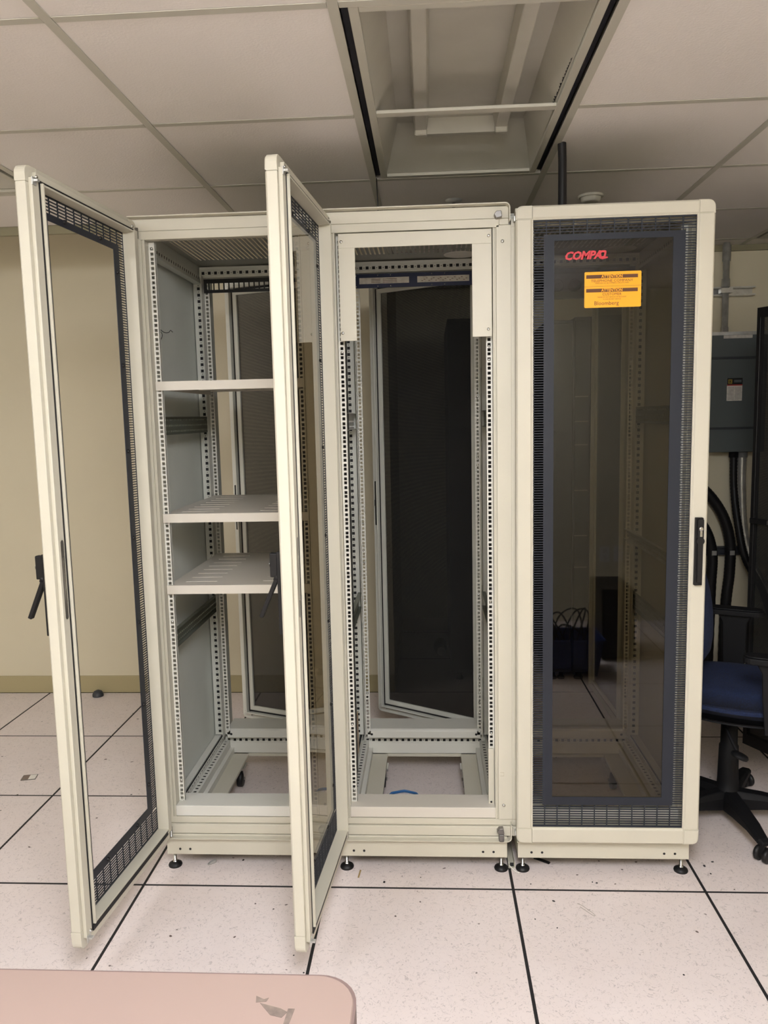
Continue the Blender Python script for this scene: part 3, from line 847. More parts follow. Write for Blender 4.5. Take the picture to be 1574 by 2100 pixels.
    q.box(-hw, hw, 0.028, 0.140, z0, z1); q.box(-hw, hw, 0.545, D, z0, z1)
    q.box(-hw, -0.235, 0.140, 0.545, z0, z1); q.box(0.235, hw, 0.140, 0.545, z0, z1)
    n = 28; pch = 0.47 / n
    for i in range(n): q.box(-0.235 + i * pch + 0.0032, -0.235 + (i + 1) * pch - 0.0032, 0.140, 0.545, z0, z1)
    q.build('roof_panel', M['roof'], t)
    MB().lathe([(0.062, 2.1345), (0.060, 2.1325), (0.055, 2.1315)], (0.168, 0.590, 0), 'z', 32).build('port_cover', M['white'], t)
    # hinge blocks left
    for z in (0.150, 2.115):
        MB().box(-0.292, -0.272, -0.020, 0.000, z - 0.010, z + 0.006).cyl(0.005, z - 0.016, z + 0.012, (-0.279, -0.022, 0), 'z', 10).build('hinge', M['dullsteel'], t, bevel=0.001)
    return t

def keeper(t):
    for z, s in ((2.128, 1), (0.153, -1)):
        k = MB().prism([(0.245, z), (0.252, z + .009), (0.267, z + 0.010), (0.270, z - 0.008), (0.252, z - 0.012)], -0.022, 0.0)
        if s < 0: k.box(0.252, 0.269, -0.024, 0.0, z - 0.036, z - 0.010)
        k.build('latch_keeper', M['latch'], t, bevel=0.0015)

# ---- rack A (left), rack B (middle), rack C (right)
A = make_rack(-0.888, 'left server rack with three shelves and its glassless front door swung open', 'A')
B = make_rack(-0.290, 'middle empty server rack with blue patch panel and open smoked glass door', 'B')
C = make_rack(0.306, 'right server rack, closed smoked glass door with red lettering and orange sticker', 'C')

def rel(cx, p): return (p[0] - cx, p[1] - 0.10, 0)
front_door(A, rel(-0.888, (-1.177, 0.083)), R(-94.8), glass=False, lever=R(24), label='front door swung open, its window empty')
front_door(B, rel(-0.290, (-0.578, 0.083)), R(-94.5), glass=True, lever=R(24), label='front door swung open, smoked glass seen edge-on')
front_door(C, rel(0.306, (0.018, 0.055)), 0.0, glass=True, lettered=True, label='closed front door with smoked glass')
def rdoor(rack, cx, h, fr):
    rear_door(rack, rel(cx, h), math.atan2(fr[1] - h[1], fr[0] - h[0]))
rdoor(A, -0.888, (-0.600, 0.945), (-1.119, 1.150))
rdoor(B, -0.290, (-0.002, 0.945), (-0.492, 1.238))
rdoor(C, 0.306, (0.594, 0.945), (0.575, 1.515))
keeper(A); keeper(B)

# side panels
MB().box(-0.304, -0.3005, 0.01, 0.80, 0.13, 2.13).build('side_panel', M['panel'], A)
MB().box(0.3065, 0.3105, 0.01, 0.80, 0.13, 2.13).build('side_panel', M['cream'], C)

# slide brackets along the sides
def bracket(rack, sx, z0, z1, m, x=0.268):
    q = MB(); h = z1 - z0; ya, yb = 0.05, 0.690
    xs = sorted((sx * x, sx * (x + 0.0015)))
    rowsz = [z0 + h * f for f in (0.18, 0.5, 0.82)]
    edges = [z0] + [v for rz in rowsz for v in (rz - 0.003, rz + 0.003)] + [z1]
    for i in range(0, len(edges), 2): q.box(xs[0], xs[1], ya, yb, edges[i], edges[i + 1])
    y = ya
    while y < yb:
        for rz in rowsz: q.box(xs[0], xs[1], y, min(y + 0.009, yb), rz - 0.003, rz + 0.003)
        y += 0.018
    q.box(sx * x, sx * (x - 0.014), ya, yb, z0, z0 + 0.002); q.box(sx * x, sx * (x - 0.014), ya, yb, z1 - 0.002, z1)
    o = q.build('slide_rail', M[m], rack)
    screw(rack, sx * (x - 0.001), ya + 0.03, z0 + h * .65, 0.8, '+x' if sx < 0 else '-x')
    return o
bracket(A, -1, 1.483, 1.545, 'greenzinc', 0.262); bracket(A, -1, 0.745, 0.807, 'greenzinc', 0.262)
bracket(B, -1, 1.483, 1.545, 'dullsteel', 0.262); bracket(B, -1, 0.745, 0.807, 'greenzinc', 0.262)
bracket(B, 1, 1.483, 1.545, 'greenzinc', 0.262); bracket(B, 1, 0.745, 0.807, 'greenzinc', 0.262)
bracket(C, 1, 1.483, 1.545, 'greenzinc', 0.262); bracket(C, 1, 0.745, 0.807, 'greenzinc', 0.262)
bracket(C, 1, 1.02, 1.062, 'dullsteel', 0.235)

# shelves in rack A
def shelf(z, slots=True):
    q = MB(); z0 = z - 0.0025; x0, x1 = -0.2375, 0.2375; ya, yb = 0.030, 0.652
    if slots:
        cols_ = [(-0.195, -0.088), (-0.062, 0.045), (0.070, 0.177)][0:3:2]
        ys = [0.085 + 0.070 * k for k in range(8)]
        prev = ya
        for y in ys:
            q.box(x0, x1, prev, y, z0, z)
            e = [x0] + [v for c in cols_ for v in c] + [x1]
            for i in range(0, len(e), 2): q.box(e[i], e[i + 1], y, y + 0.007, z0, z)
            prev = y + 0.007
        q.box(x0, x1, prev, yb, z0, z)
    else:
        q.box(x0, x1, ya, yb, z0, z); q.box(-0.215, 0.215, 0.42, 0.44, z - .016, z0); q.box(-.1, -.02, .42, .62, z - .010, z0)
    q.box(-0.2405, 0.2405, 0.026, 0.030, z - 0.029, z)
    q.box(x0, x0 + 0.002, ya, yb, z - 0.026, z0); q.box(x1 - 0.002, x1, ya, yb, z - 0.026, z0)
    q.box(x0, x1, yb - .002, yb, z - 0.014, z0)
    o = q.build('shelf', M['shelf'], A)
    for sx in (-1, 1):
        screw(A, sx * 0.2345, 0.037, z - 0.012, 1.4)
    return o
shelf(1.657, False)['label'] = 'top shelf without slots'
shelf(1.226); shelf(0.986)
# dark cage nuts and screws on rails
for cx, rk, zs in ((0, A, [(-1, 2.075), (-1, 0.86), (-1, 0.52), (-1, 0.44), (-1, 0.40), (-1, 0.30), (-1, 0.225), (1, 0.7)]),
                   (0, B, [(-1, 0.742), (-1, 0.50), (-1, 0.27), (1, 0.61), (1, 0.47), (1, 0.92), (-1, 1.735), (1, 1.742), (1, 1.70)])):
    for sx, z in zs: screw(rk, sx * 0.2325, 0.037, z, 0.75)
for z in (1.10, 1.17, 0.99, 0.94, 0.78, 0.62, 0.45, 0.42, 0.385, 0.345, 0.30, 1.32, 1.62):
    screw(B, -0.2325, 0.654, z, 0.75)
for z in (1.36, 1.33, 1.20, 1.12, 1.05, 0.80, 0.62, 0.45, 0.42, 0.385, 0.345, 0.30, 1.60):
    screw(B, 0.2325, 0.654, z, 0.75)

# patch panels at the top rear
q = MB(); z0, z1 = 2.030, 2.083
q.box(-0.2415, 0.2415, 0.648, 0.6505, z1 - 0.016, z1); q.box(-0.2415, 0.2415, 0.648, 0.6505, z0, z0 + 0.012)
for k in range(25):
    x = -0.2415 + 0.483 * k / 24
    q.box(x - (0.012 if k in (0, 24) else 0.0025), x + (0.012 if k in (0, 24) else 0.0025), 0.648, 0.6505, z0 + 0.012, z1 - 0.016)
for k in range(12): q.box(-0.2 + k * .034, -0.18 + k * .034, 0.651, 0.668, z1 - .012, z1 - 0.004)
q.build('patch_panel', M['black'], A)
q = MB(); q.box(-0.241, 0.241, 0.646, 0.652, 2.030, 2.083)
q.mi = 1; q.box(-0.222, -0.028, 0.6435, 0.646, 2.045, 2.068); q.box(0.004, 0.205, 0.6435, 0.646, 2.045, 2.068)
q.mi = 2
for k in range(3):
    for xa, xb in ((-0.175, -0.14), (-0.13, -0.075)): q.box(xa, xb, 0.6430, 0.6434, 2.049 + k * .006, 2.0505 + k * .006)
for k in range(20): q.box(0.02 + k * 0.009, 0.026 + k * 0.009, 0.6430, 0.6434, 2.050 + (k % 3) * .005, 2.052 + (k % 3) * .005)
q.build('patch_panel', [M['navy'], M['label'], M['brown']], B)['label'] = 'blue patch panel with two printed label strips'
for x in (-0.15, -0.10, 0.06, 0.11, -0.235, 0.235):
    for z in (2.036, 2.077): screw(B, x, 0.646, z, 0.45)
q = MB(); q.box(-0.2415, 0.2415, 0.646, 0.650, 1.965, 2.08)
fan = q.build('fan_tray', M['darkgrey'], C)
for k in range(5):
    MB().lathe([(0.026, 0.645), (0.022, 0.641), (0.020, 0.645)], (-0.19 + k * 0.068, 0, 2.015), 'y', 20).lathe([(0.009, 0.641), (0.008, 0.639)], (-0.19 + k * 0.068, 0, 2.015), 'y', 12).build('fan_ring', M['black'], fan)

# U-shaped bezel of rack B
q = MB(); y0, y1 = -0.0035, -0.0005
q.box(-0.231, 0.239, y0, y1, 2.047, 2.090); q.box(-0.231, -0.180, y0, y1, 1.766, 2.047); q.box(0.179, 0.239, y0, y1, 1.768, 2.047)
q.build('bezel', M['cream'], B, bevel=0.0008)['label'] = 'cream blanking bezel over the top opening'
for x, z in ((-0.222, 2.066), (0.230, 2.069), (-0.224, 1.790), (0.228, 1.790)): screw(B, x, y0, z, 0.9)
# rail cover, gold grounding plates, etched mark
MB().box(0.222, 0.241, 0.030, 0.0365, 0.205, 0.418).build('rail_cover', M['cream'], B, bevel=0.001)
MB().cyl(0.0035, 0.0285, 0.0298, (0.231, 0, 0.232), 'y', 10).build('bolt_hole', M['gasket'], B)
for sx in (-1, 1):
    MB().box(sx * 0.262, sx * 0.260, 0.40, 0.52, 0.20, 0.36).build('ground_plate', M['gold'], B)
MB().box(0.258, 0.271, -0.0006, 0.0, 0.338, 0.3385).box(0.258, 0.271, -0.0006, 0, 0.350, 0.3505).box(0.2705, 0.271, -.0006, 0, .338, .3505).build('scratch_mark', M['baseb'], B)

# thin wires in rack A
w = MB().tube(smooth_path([(-1.142, 0.142, 2.030), (-1.128, 0.15, 2.00), (-1.126, 0.155, 1.965), (-1.131, 0.15, 1.925)]), 0.0011, 5).build('loose_wire', M['black'])
tag(w, 'short black wire curling from the top of the left rack rail', 'wire')
w = MB().tube(smooth_path([(-1.126, 0.155, 1.855), (-1.124, 0.165, 1.835), (-1.112, 0.19, 1.819), (-1.100, 0.20, 1.820), (-1.094, 0.2, 1.826), (-1.087, 0.2, 1.820)]), 0.0011, 5)\
    .tube(smooth_path([(-1.122, 0.16, 1.828), (-1.113, 0.17, 1.812), (-1.117, 0.17, 1.795), (-1.127, 0.165, 1.784)]), 0.0011, 5).build('cable_tie', M['black'])
tag(w, 'twisted black wire tie hanging inside the left rack', 'wire')

# ================================================================== TABLE
t = empty('table', (-1.40, -1.80, 0)); tag(t, 'pinkish laminate table in the foreground with rounded corner', 'table')
outl = rrect(-1.25, 1.035, -0.45, 0.435, 0.055, 8)
MB().prism(outl, 0.712, 0.740, 'z').build('tabletop', M['table'], t, bevel=0.0015)
o_ = [((p[0] + 0.1075) * 1.002 - 0.1075, (p[1]) * 1.003) for p in outl]
MB().ring([(p[0] * 1.0035, p[1] * 1.006) for p in outl], [(p[0] * 1.0, p[1] * 1.0) for p in outl], 0.708, 0.7385, 'z').build('edge_band', M['tableedge'], t)
for x in (-1.15, 0.90):
    MB().box(x - 0.02, x + 0.02, -0.35, 0.35, 0.0, 0.03).box(x - .02, x + .02, -.02, .02, .03, .712).build('leg', M['chair'], t)
q = MB()
zt = 0.7403
for poly in ([(-0.500, -1.408), (-0.488, -1.414), (-0.482, -1.411), (-0.484, -1.418), (-0.498, -1.420)],
             [(-0.492, -1.421), (-0.462, -1.430), (-0.452, -1.436), (-0.458, -1.446), (-0.474, -1.442)],
             [(-0.452, -1.43), (-0.443, -1.43), (-0.447, -1.462), (-0.454, -1.462)]):
    q.prism(poly, zt, zt + 0.0003, 'z')
q = q.build('tape_residue', M['residue']); tag(q, 'torn taupe tape residue on the pink tabletop', 'residue')

# ================================================================== SWIVEL CHAIR
cc = Vector((0.850, 0.475, 0))
t = empty('office_chair', tuple(cc)); tag(t, 'blue fabric swivel chair with black armrests beside the right rack', 'chair')
fa = R(-25); F = Vector((math.cos(fa), math.sin(fa), 0)); S = Vector((-math.sin(fa), math.cos(fa), 0))
hub = MB().lathe([(0.05, 0.10), (0.052, 0.085), (0.045, 0.06), (0.030, 0.055)], n=20)
hub.build('hub', M['chair'], t)
col = MB().lathe([(0.040, 0.10), (0.037, 0.16), (0.034, 0.285), (0.030, 0.290), (0.029, 0.40)], n=20).build('gas_column', M['chair'], t)
MB().cyl(0.006, 0.40, 0.425, (0.0, -0.02, 0), 'z', 8).build('piston_pin', M['chrome'], t)
for k in range(5):
    a = R(-88 + 72 * k)
    d = Vector((math.cos(a), math.sin(a), 0)); n_ = Vector((-d.y, d.x, 0))
    q = MB(); vs = []
    secs = [(0.02, 0.034, 0.045, 0.118), (0.12, 0.030, 0.060, 0.112), (0.22, 0.025, 0.068, 0.098), (0.295, 0.020, 0.062, 0.082), (0.312, 0.010, 0.062, 0.074)]
    for (rr, wv, za, zb) in secs:
        for (s_, z) in ((-1, za), (1, za), (1, (za + zb * 2) / 3), (0.6, zb), (-0.6, zb), (-1, (za + zb * 2) / 3)):
            p = d * rr + n_ * (wv * s_); vs.append((p.x, p.y, z))
    fs = []
    for j in range(len(secs) - 1):
        for i in range(6):
            fs.append((j*6 + i, j*6 + (i+1) % 6, (j+1)*6 + (i+1) % 6, (j+1)*6 + i))
    fs += [tuple(range(6)), tuple(range(24, 30))]
    q._add(vs, fs, False)
    lg = q.build('base_leg', M['chair'], t, bevel=0.003, seg=2)
    p = d * 0.298
    rot = random.uniform(0, math.pi)
    wx = MB()
    X = Matrix.Translation((p.x, p.y, 0.027)) @ Matrix.Rotation(a + 0.6 + k, 4, 'Z')
    wx.X = X
    for s_ in (-1, 1): wx.lathe([(0.010, s_ * 0.008), (0.026, s_ * 0.009), (0.0265, s_ * 0.020), (0.022, s_ * 0.024), (0.004, s_ * 0.026)], (0, 0, 0), 'x', 20)
    wx.box(-0.008, 0.008, -0.006, 0.006, 0.0, 0.038)
    wx.build('caster', M['black'], lg)
# mechanism and levers
MB().box(-0.09, 0.09, -0.06, 0.06, 0.405, 0.445).build('tilt_mechanism', M['chair'], t, rot=(0, 0, fa), bevel=0.01, seg=2)
for s_, ll in ((-1, 0.0), (1, 0.0)):
    if s_ < 0:
        pth = [(-0.05, -0.06, 0.42), (-0.06, -0.14, 0.395), (-0.05, -0.20, 0.35)]; tip = (-0.045, -0.215, 0.338)
    else:
        pth = [(0.03, 0.06, 0.42), (0.10, 0.13, 0.395), (0.17, 0.18, 0.345)]; tip = (0.185, 0.19, 0.335)
    q = MB().tube(smooth_path(pth), 0.006, 8); q.X = Matrix.Translation(tip) @ Matrix.Rotation(R(20), 4, 'Y')
    q.lathe([(0.004, -0.008), (0.028, -0.006), (0.030, 0.0), (0.026, 0.007), (0.006, 0.010)], n=18)
    q.build('lever_paddle', M['chair'], t)
def pad(name, hx, hy, hz, r, m, loc, rot, seg=4, parent=t, subdiv=None, bulge=0.0):
    q = MB(); nx, ny = 10, 10; vs = []; fs = []
    def P(u, v, s_):
        # superellipse outline
        x = hx * u * math.sqrt(max(0, 1 - 0.28 * v * v)) * (1.0); y = hy * v * math.sqrt(max(0, 1 - 0.28 * u * u))
        e = max(abs(u), abs(v)); z = s_ * hz * (1 - max(0, (e - 0.72) / 0.28) ** 2 * 0.75) + bulge * (1 - u * u) * (1 - v * v) * (1 if s_ > 0 else 0)
        return (x, y, z)
    for s_ in (1, -1):
        for i in range(nx + 1):
            for j in range(ny + 1): vs.append(P(-1 + 2 * i / nx, -1 + 2 * j / ny, s_))
    N = (nx + 1) * (ny + 1)
    for i in range(nx):
        for j in range(ny):
            a = i * (ny + 1) + j; b_ = a + 1; c_ = a + ny + 2; d_ = a + ny + 1
            fs.append((a, d_, c_, b_)); fs.append((a + N, b_ + N, c_ + N, d_ + N))
    rim = [i * (ny + 1) for i in range(nx + 1)] + [nx * (ny + 1) + j for j in range(1, ny + 1)] + [i * (ny + 1) + ny for i in range(nx - 1, -1, -1)] + [j for j in range(ny - 1, 0, -1)]
    for k in range(len(rim)):
        a, b_ = rim[k], rim[(k + 1) % len(rim)]; fs.append((a, b_, b_ + N, a + N))
    q._add(vs, fs, True)
    return q.build(name, m, parent, loc, rot)
sc_ = F * 0.02
pad('seat', 0.190, 0.232, 0.045, 0.05, M['blue'], (sc_.x, sc_.y, 0.500), (0, 0, fa), bulge=0.012)
pad('seat_shell', 0.178, 0.218, 0.020, 0.03, M['chair'], (sc_.x, sc_.y, 0.448), (0, 0, fa))
bk = F * -0.135
X = Matrix.Rotation(fa, 4, 'Z') @ Matrix.Rotation(R(82), 4, 'Y')
bo = pad('backrest', 0.210, 0.165, 0.028, 0.03, M['blue'], (bk.x, bk.y, 0.80), X.to_euler(), bulge=0.035)
bo2 = pad('backrest_shell', 0.20, 0.155, 0.012, 0.03, M['chair'], (bk.x - F.x * 0.03, bk.y - F.y * 0.03, 0.80), X.to_euler())
q = MB().tube(smooth_path([tuple(F * -0.02 + Vector((0, 0, 0.425))), tuple(F * -0.13 + Vector((0, 0, 0.43))), tuple(F * -0.175 + Vector((0, 0, 0.52))), tuple(F * -0.165 + Vector((0, 0, 0.72)))]), 0.018, 10)
q.build('back_support', M['chair'], t)
# armrests: far one and near one
def arm(c, zt_, side):
    q = MB(); q.X = Matrix.Translation((c.x, c.y, 0)) @ Matrix.Rotation(fa, 4, 'Z')
    ol = rrect(-0.105, 0.105, -0.036, 0.036, 0.034, 6)
    q.prism(ol, zt_ - 0.026, zt_ - 0.006, 'z'); q.prism([(p[0] * .94, p[1] * .86) for p in ol], zt_ - 0.006, zt_, 'z')
    ao = q.build('armrest', M['chair'], t, bevel=0.004, seg=2)
    q = MB(); q.X = Matrix.Translation((c.x, c.y, 0)) @ Matrix.Rotation(fa, 4, 'Z')
    q.prism([(-0.062, zt_ - 0.026), (0.062, zt_ - 0.026), (0.044, zt_ - 0.06), (0.042, 0.56), (0.034, 0.44), (-0.030, 0.44), (-0.040, 0.56), (-0.044, zt_ - 0.06)], -0.012, 0.012, 'y')
    q.box(-0.03, 0.03, -side * 0.012, -side * 0.12, 0.432, 0.444)
    q.build('arm_post', M['chair'], ao, bevel=0.003)
arm(S * 0.245 + F * -0.01, 0.752, 1)
arm(S * -0.245 + F * 0.155, 0.712, -1)

# ================================================================== BACK RIGHT WALL
t = empty('electrical_panel', (1.30, 1.949, 1.305)); tag(t, 'dark grey electrical panel mounted on the right back wall', 'electrical panel')
MB().box(-0.225, 0.208, -0.115, 0.0, 0.0, 0.62).build('enclosure', M['panelgrey'], t, bevel=0.004)
MB().box(-0.225, 0.208, -0.118, -0.0, 0.605, 0.622).build('top_flange', M['dullsteel'], t)
dr = MB().prism(rrect(-0.40, 0.155, 0.145, 0.475, 0.03, 6), -0.1185, -0.115).build('panel_door', M['panelgrey'], t) if False else None
rd = MB(); oo = rrect(-0.200, 0.175, 0.120, 0.495, 0.03, 6); ii = rrect(-0.188, 0.163, 0.132, 0.483, 0.022, 6)
rd.ring(oo, ii, -0.122, -0.115); rd.build('door_ridge', M['darkgrey'], t)
MB().box(-0.02, 0.125, -0.121, -0.118, 0.588, 0.604).build('name_strip', M['label'], t)
q = MB(); q.box(0.005, 0.083, -0.1165, -0.1155, 0.268, 0.385)
q.mi = 1; q.box(0.005, 0.083, -0.1175, -0.1166, 0.352, 0.385)
q.mi = 2; q.ring(rect_like(0.011, 0.030, 0.357, 0.378), rect_like(0.0135, 0.0275, 0.3595, 0.3755), -0.1180, -0.1176); q.text('D', 0.016, (0.0155, -0.1181, 0.3620))
q.mi = 3; q.box(0.005, 0.083, -0.1172, -0.1166, 0.346, 0.352)
q.mi = 4
for k in range(9): q.box(0.010, 0.041, -0.1170, -0.1166, 0.276 + k * .0075, 0.2775 + k * .0075); q.box(0.046, 0.078, -0.1170, -0.1166, 0.276 + k * .0075, 0.2775 + k * .0075)
q.box(0.040, 0.078, -.1182, -.1176, .362, .376)
q.build('rating_label', [M['label'], M['black'], M['yellow'], M['reddark'], M['panelgrey']], t)['label'] = 'white label with yellow square mark and red line'
o = MB().tube([(1.300, 1.875, 1.926), (1.298, 1.875, 2.40)], 0.0165, 14)
o.cyl(0.021, 2.16, 2.20, (1.299, 1.875, 0), 'z', 14).cyl(0.021, 2.29, 2.37, (1.299, 1.875, 0), 'z', 14).cyl(0.020, 1.926, 1.955, (1.300, 1.875, 0), 'z', 8)
o = o.build('conduit_pipe', M['dullsteel']); tag(o, 'shiny vertical steel conduit above the electrical panel', 'conduit')
q = MB(); q.box(1.16, 1.46, 1.896, 1.949, 2.157, 2.164); q.box(1.16, 1.46, 1.896, 1.949, 2.119, 2.126); q.box(1.16, 1.46, 1.94, 1.949, 2.126, 2.157)
o = q.build('strut_channel', M['dullsteel']); tag(o, 'horizontal steel strut crossing behind the vertical conduit', 'strut')
MB().box(1.27, 1.33, 1.855, 1.896, 2.128, 2.152).build('pipe_clamp', M['dullsteel'], o)
# flexible conduit and black hoses
pth = smooth_path([(1.412, 1.88, 1.30), (1.415, 1.88, 1.10), (1.432, 1.875, 0.88), (1.475, 1.85, 0.70), (1.56, 1.80, 0.50), (1.62, 1.78, 0.2), (1.64, 1.78, 0.02)], 22)
o = MB().tube(pth, 0.021, 12, rib=0.12).cyl(0.026, 1.275, 1.305, (1.412, 1.88, 0), 'z', 12).build('flexible_conduit', M['dullsteel']); tag(o, 'ribbed steel flexible conduit below the electrical panel', 'conduit')
pth = smooth_path([(1.368, 1.88, 1.30), (1.369, 1.862, 1.10), (1.382, 1.815, 0.90), (1.41, 1.78, 0.74), (1.50, 1.76, 0.56), (1.56, 1.72, 0.3), (1.57, 1.72, 0.02)], 22)
o = MB().tube(pth, 0.018, 12, rib=0.10).cyl(0.024, 1.275, 1.305, (1.368, 1.88, 0), 'z', 12).build('black_conduit', M['black']); tag(o, 'black ribbed conduit curving down beside the steel one', 'conduit')
pth = smooth_path([(0.93, 1.88, 1.20), (1.05, 1.88, 1.185), (1.20, 1.88, 1.12), (1.31, 1.88, 0.985), (1.362, 1.88, 0.83), (1.366, 1.88, 0.66), (1.350, 1.88, 0.45), (1.345, 1.88, 0.02)], 18)
o = MB().tube(pth, 0.027, 14, rib=0.05).build('corrugated_hose', M['black']); tag(o, 'outer black corrugated hose arching down the back wall', 'hose', 'black hoses on the back wall')
pth = smooth_path([(0.93, 1.88, 1.02), (1.06, 1.88, 1.00), (1.17, 1.88, 0.96), (1.24, 1.88, 0.87), (1.272, 1.88, 0.74), (1.268, 1.88, 0.55), (1.262, 1.88, 0.02)], 18)
o = MB().tube(pth, 0.027, 14, rib=0.05).build('corrugated_hose', M['black']); tag(o, 'inner black corrugated hose nearest the right rack', 'hose', 'black hoses on the back wall')
q = MB(); q.box(1.16, 1.455, 1.910, 1.949, 0.780, 0.786); q.box(1.16, 1.455, 1.910, 1.949, 0.742, 0.748); q.box(1.16, 1.455, 1.943, 1.949, 0.748, 0.780)
o = q.build('strut_channel', M['darkgrey']); tag(o, 'low horizontal strut holding the black hoses', 'strut')
for x in (1.271, 1.366): MB().box(x - 0.012, x + 0.012, 1.846, 1.852, 0.752, 0.776).build('hose_clamp', M['dullsteel'], o)

# black rack at the right edge with its mesh door open
t = empty('black_rack', (1.75, 0.75, 0)); tag(t, 'black rack at the right edge with an open mesh door', 'rack')
MB().box(-0.25, 0.40, -0.24, 0.70, 0.06, 2.02).build('cabinet_body', M['black'], t, bevel=0.004)
hx, hy = 1.385, 0.49; fx, fy = 1.128, 1.0
ang = math.atan2(fy - hy, fx - hx); Ld = math.hypot(fx - hx, fy - hy)
q = MB(); q.ring(rect_like(0, Ld, 0.07, 1.94), rect_like(0.03, Ld - 0.018, 0.12, 1.90), 0.0, 0.025)
d = q.build('mesh_door', M['black'], t, (hx - 1.75, hy - 0.75, 0), (0, 0, ang), bevel=0.001)
MB().box(0.03, Ld - 0.018, 0.010, 0.0115, 0.12, 1.90).build('mesh_sheet', M['perf'], d)
MB().box(Ld - 0.10, Ld - 0.008, 0.025, 0.040, 1.048, 1.072).build('latch_bar', M['black'], d, bevel=0.003)
for x in (0.0, 0.3):
    for y in (-.2, .6): MB().cyl(0.02, 0.0, 0.06, (x - .2, y, 0), 'z', 12).build('foot', M['black'], t)
MB().box(0.0, 0.02, -.27, -.24, .3, 1.8).build('hinge_bar', M['black'], t)

# ================================================================== DARK CABINETS BEHIND THE RACKS
def cabinet(x0, w, z, label, bars=()):
    t = empty('dark_cabinet', (x0 + w / 2, 2.0, 0)); tag(t, label, 'cabinet', 'dark cabinets standing behind the racks')
    MB().box(-w/2, w/2, 0.012, 0.85, 0.05, z).build('body', M['darkgrey'], t, bevel=0.003)
    MB().box(-w/2 + 0.004, w/2 - 0.004, 0.0, 0.012, 0.07, z - 0.02).build('door', M['slate'], t, bevel=0.002)
    for x in (-w/2 + .05, w/2 - .05):
        for y in (.06, .78): MB().lathe([(0.022, 0), (0.022, 0.01), (0.012, 0.02), (0.012, 0.05)], (x, y, 0), 'z', 14).build('foot', M['black'], t)
    for zb in bars: MB().box(-0.04, 0.03, -0.006, 0.0, zb - .0025, zb + .0025).build('metal_strip', M['latch'], t)
    return t
cabinet(-0.14, 0.30, 2.055, 'dark cabinet seen through the middle rack')
cabinet(0.40, 0.145, 2.03, 'narrow dark cabinet behind the right rack, leftmost of three')
cabinet(0.55, 0.09, 2.045, 'narrow dark cabinet with thin metal strips behind the right rack', (1.617, 1.481, 1.353, 1.10, 0.846, 0.666))
cabinet(0.645, 0.45, 2.05, 'wide dark cabinet behind the right rack and its open rear door')

# green bottle lying behind the middle rack
t = empty('bottle', (-0.196, 2.52, 0.042)); tag(t, 'green bottle with a pale cap lying behind the middle rack', 'bottle')
MB().lathe([(0.030, 0.0), (0.042, 0.01), (0.042, 0.10), (0.032, 0.13), (0.020, 0.14)], axis='y', n=20).build('bottle_body', M['green'], t)
MB().lathe([(0.028, -0.02), (0.028, 0.0)], (0.008, 0, -0.015), axis='y', n=18).build('cap', M['white'], t)

# ================================================================== THINGS ON THE FLOOR IN VIEW
def coil(c, r, n, label, ph=0.0):
    pts = []
    for k in range(n * 24 + 1):
        a = 2 * math.pi * k / 24 + ph; rr = r * (1 - 0.06 * (k // 24)) + 0.004 * math.sin(3 * a)
        pts.append((c[0] + rr * math.cos(a), c[1] + rr * 0.9 * math.sin(a), 0.004 + 0.0045 * (k / 24 % 3) + 0.002 * math.sin(5 * a)))
    o = MB().tube(pts, 0.0028, 6).build('cable_coil', M['cable']); tag(o, label, 'cable', 'blue cable coils under the racks')
coil((-0.372, 0.595), 0.062, 3, 'blue cable coil on the floor inside the middle rack')
coil((-0.766, 0.600), 0.038, 3, 'blue cable coil on the floor under the left rack')

o = MB().lathe([(0.030, 0), (0.030, 0.012), (0.022, 0.028), (0.008, 0.035)], n=18).build('rubber_stop', M['darkgrey'], None, (-2.135, 1.775, 0)); tag(o, 'grey domed rubber stop on the floor by the left wall', 'door stop')
q = MB(); q.X = Matrix.Translation((-2.012, 0.770, 0)) @ Matrix.Rotation(R(12), 4, 'Z')
q.box(-0.030, 0.000, -0.024, 0.024, 0, 0.002); q.mi = 1; q.box(0.000, 0.030, -0.024, 0.024, 0, 0.0022); q.mi = 2
for k in range(7): q.box(-0.028, -0.002, -0.022 + k * .0066, -0.0195 + k * .0066, 0.002, 0.0024)
q.ring(rect_like(-.030, .030, -.024, .024), rect_like(-.0285, .0285, -.0225, .0225), 0.0, 0.0027, 'z')
o = q.build('hook_tape_patch', [M['residue_brown'], M['white'], M['latch']]); tag(o, 'small half brown half white patch on the left floor', 'patch')
q = MB().tube(smooth_path([(0.190, -0.075, 0.004), (0.205, -0.088, 0.004), (0.232, -0.128, 0.004), (0.226, -0.132, 0.004), (0.196, -0.092, 0.004)]), 0.0012, 5)
o = q.build('clear_clip', M['bag']); tag(o, 'thin clear plastic clip on the floor before the right rack', 'clip')
o = MB().lathe([(0.003, 0), (0.006, 0.012), (0.0065, 0.030), (0.003, 0.034)], axis='x', n=10).build('metal_screw', M['dullsteel'], None, (-1.035, 0.112, 0.0066), (0, 0, R(50))); tag(o, 'loose metal bolt on the floor under the left rack', 'bolt')
o = MB().box(-0.022, 0.022, -0.0025, 0.0025, 0, 0.003).build('yellow_tie', M['card'], None, (-0.506, 0.075, 0), (0, 0, R(85)), bevel=0.001); tag(o, 'small yellowish strip beside the middle rack foot', 'strip')
q = MB(); q.box(-0.03, 0.03, -0.16, 0.16, 0, 0.002); q.box(-.03, -.028, -.16, .16, .002, .02); q.box(.028, .03, -.16, .16, .002, .02)
o = q.build('metal_channel', M['dullsteel'], None, (-0.455, 0.34, 0.0), (0, 0, R(28))); tag(o, 'steel channel lying under the middle rack', 'channel')
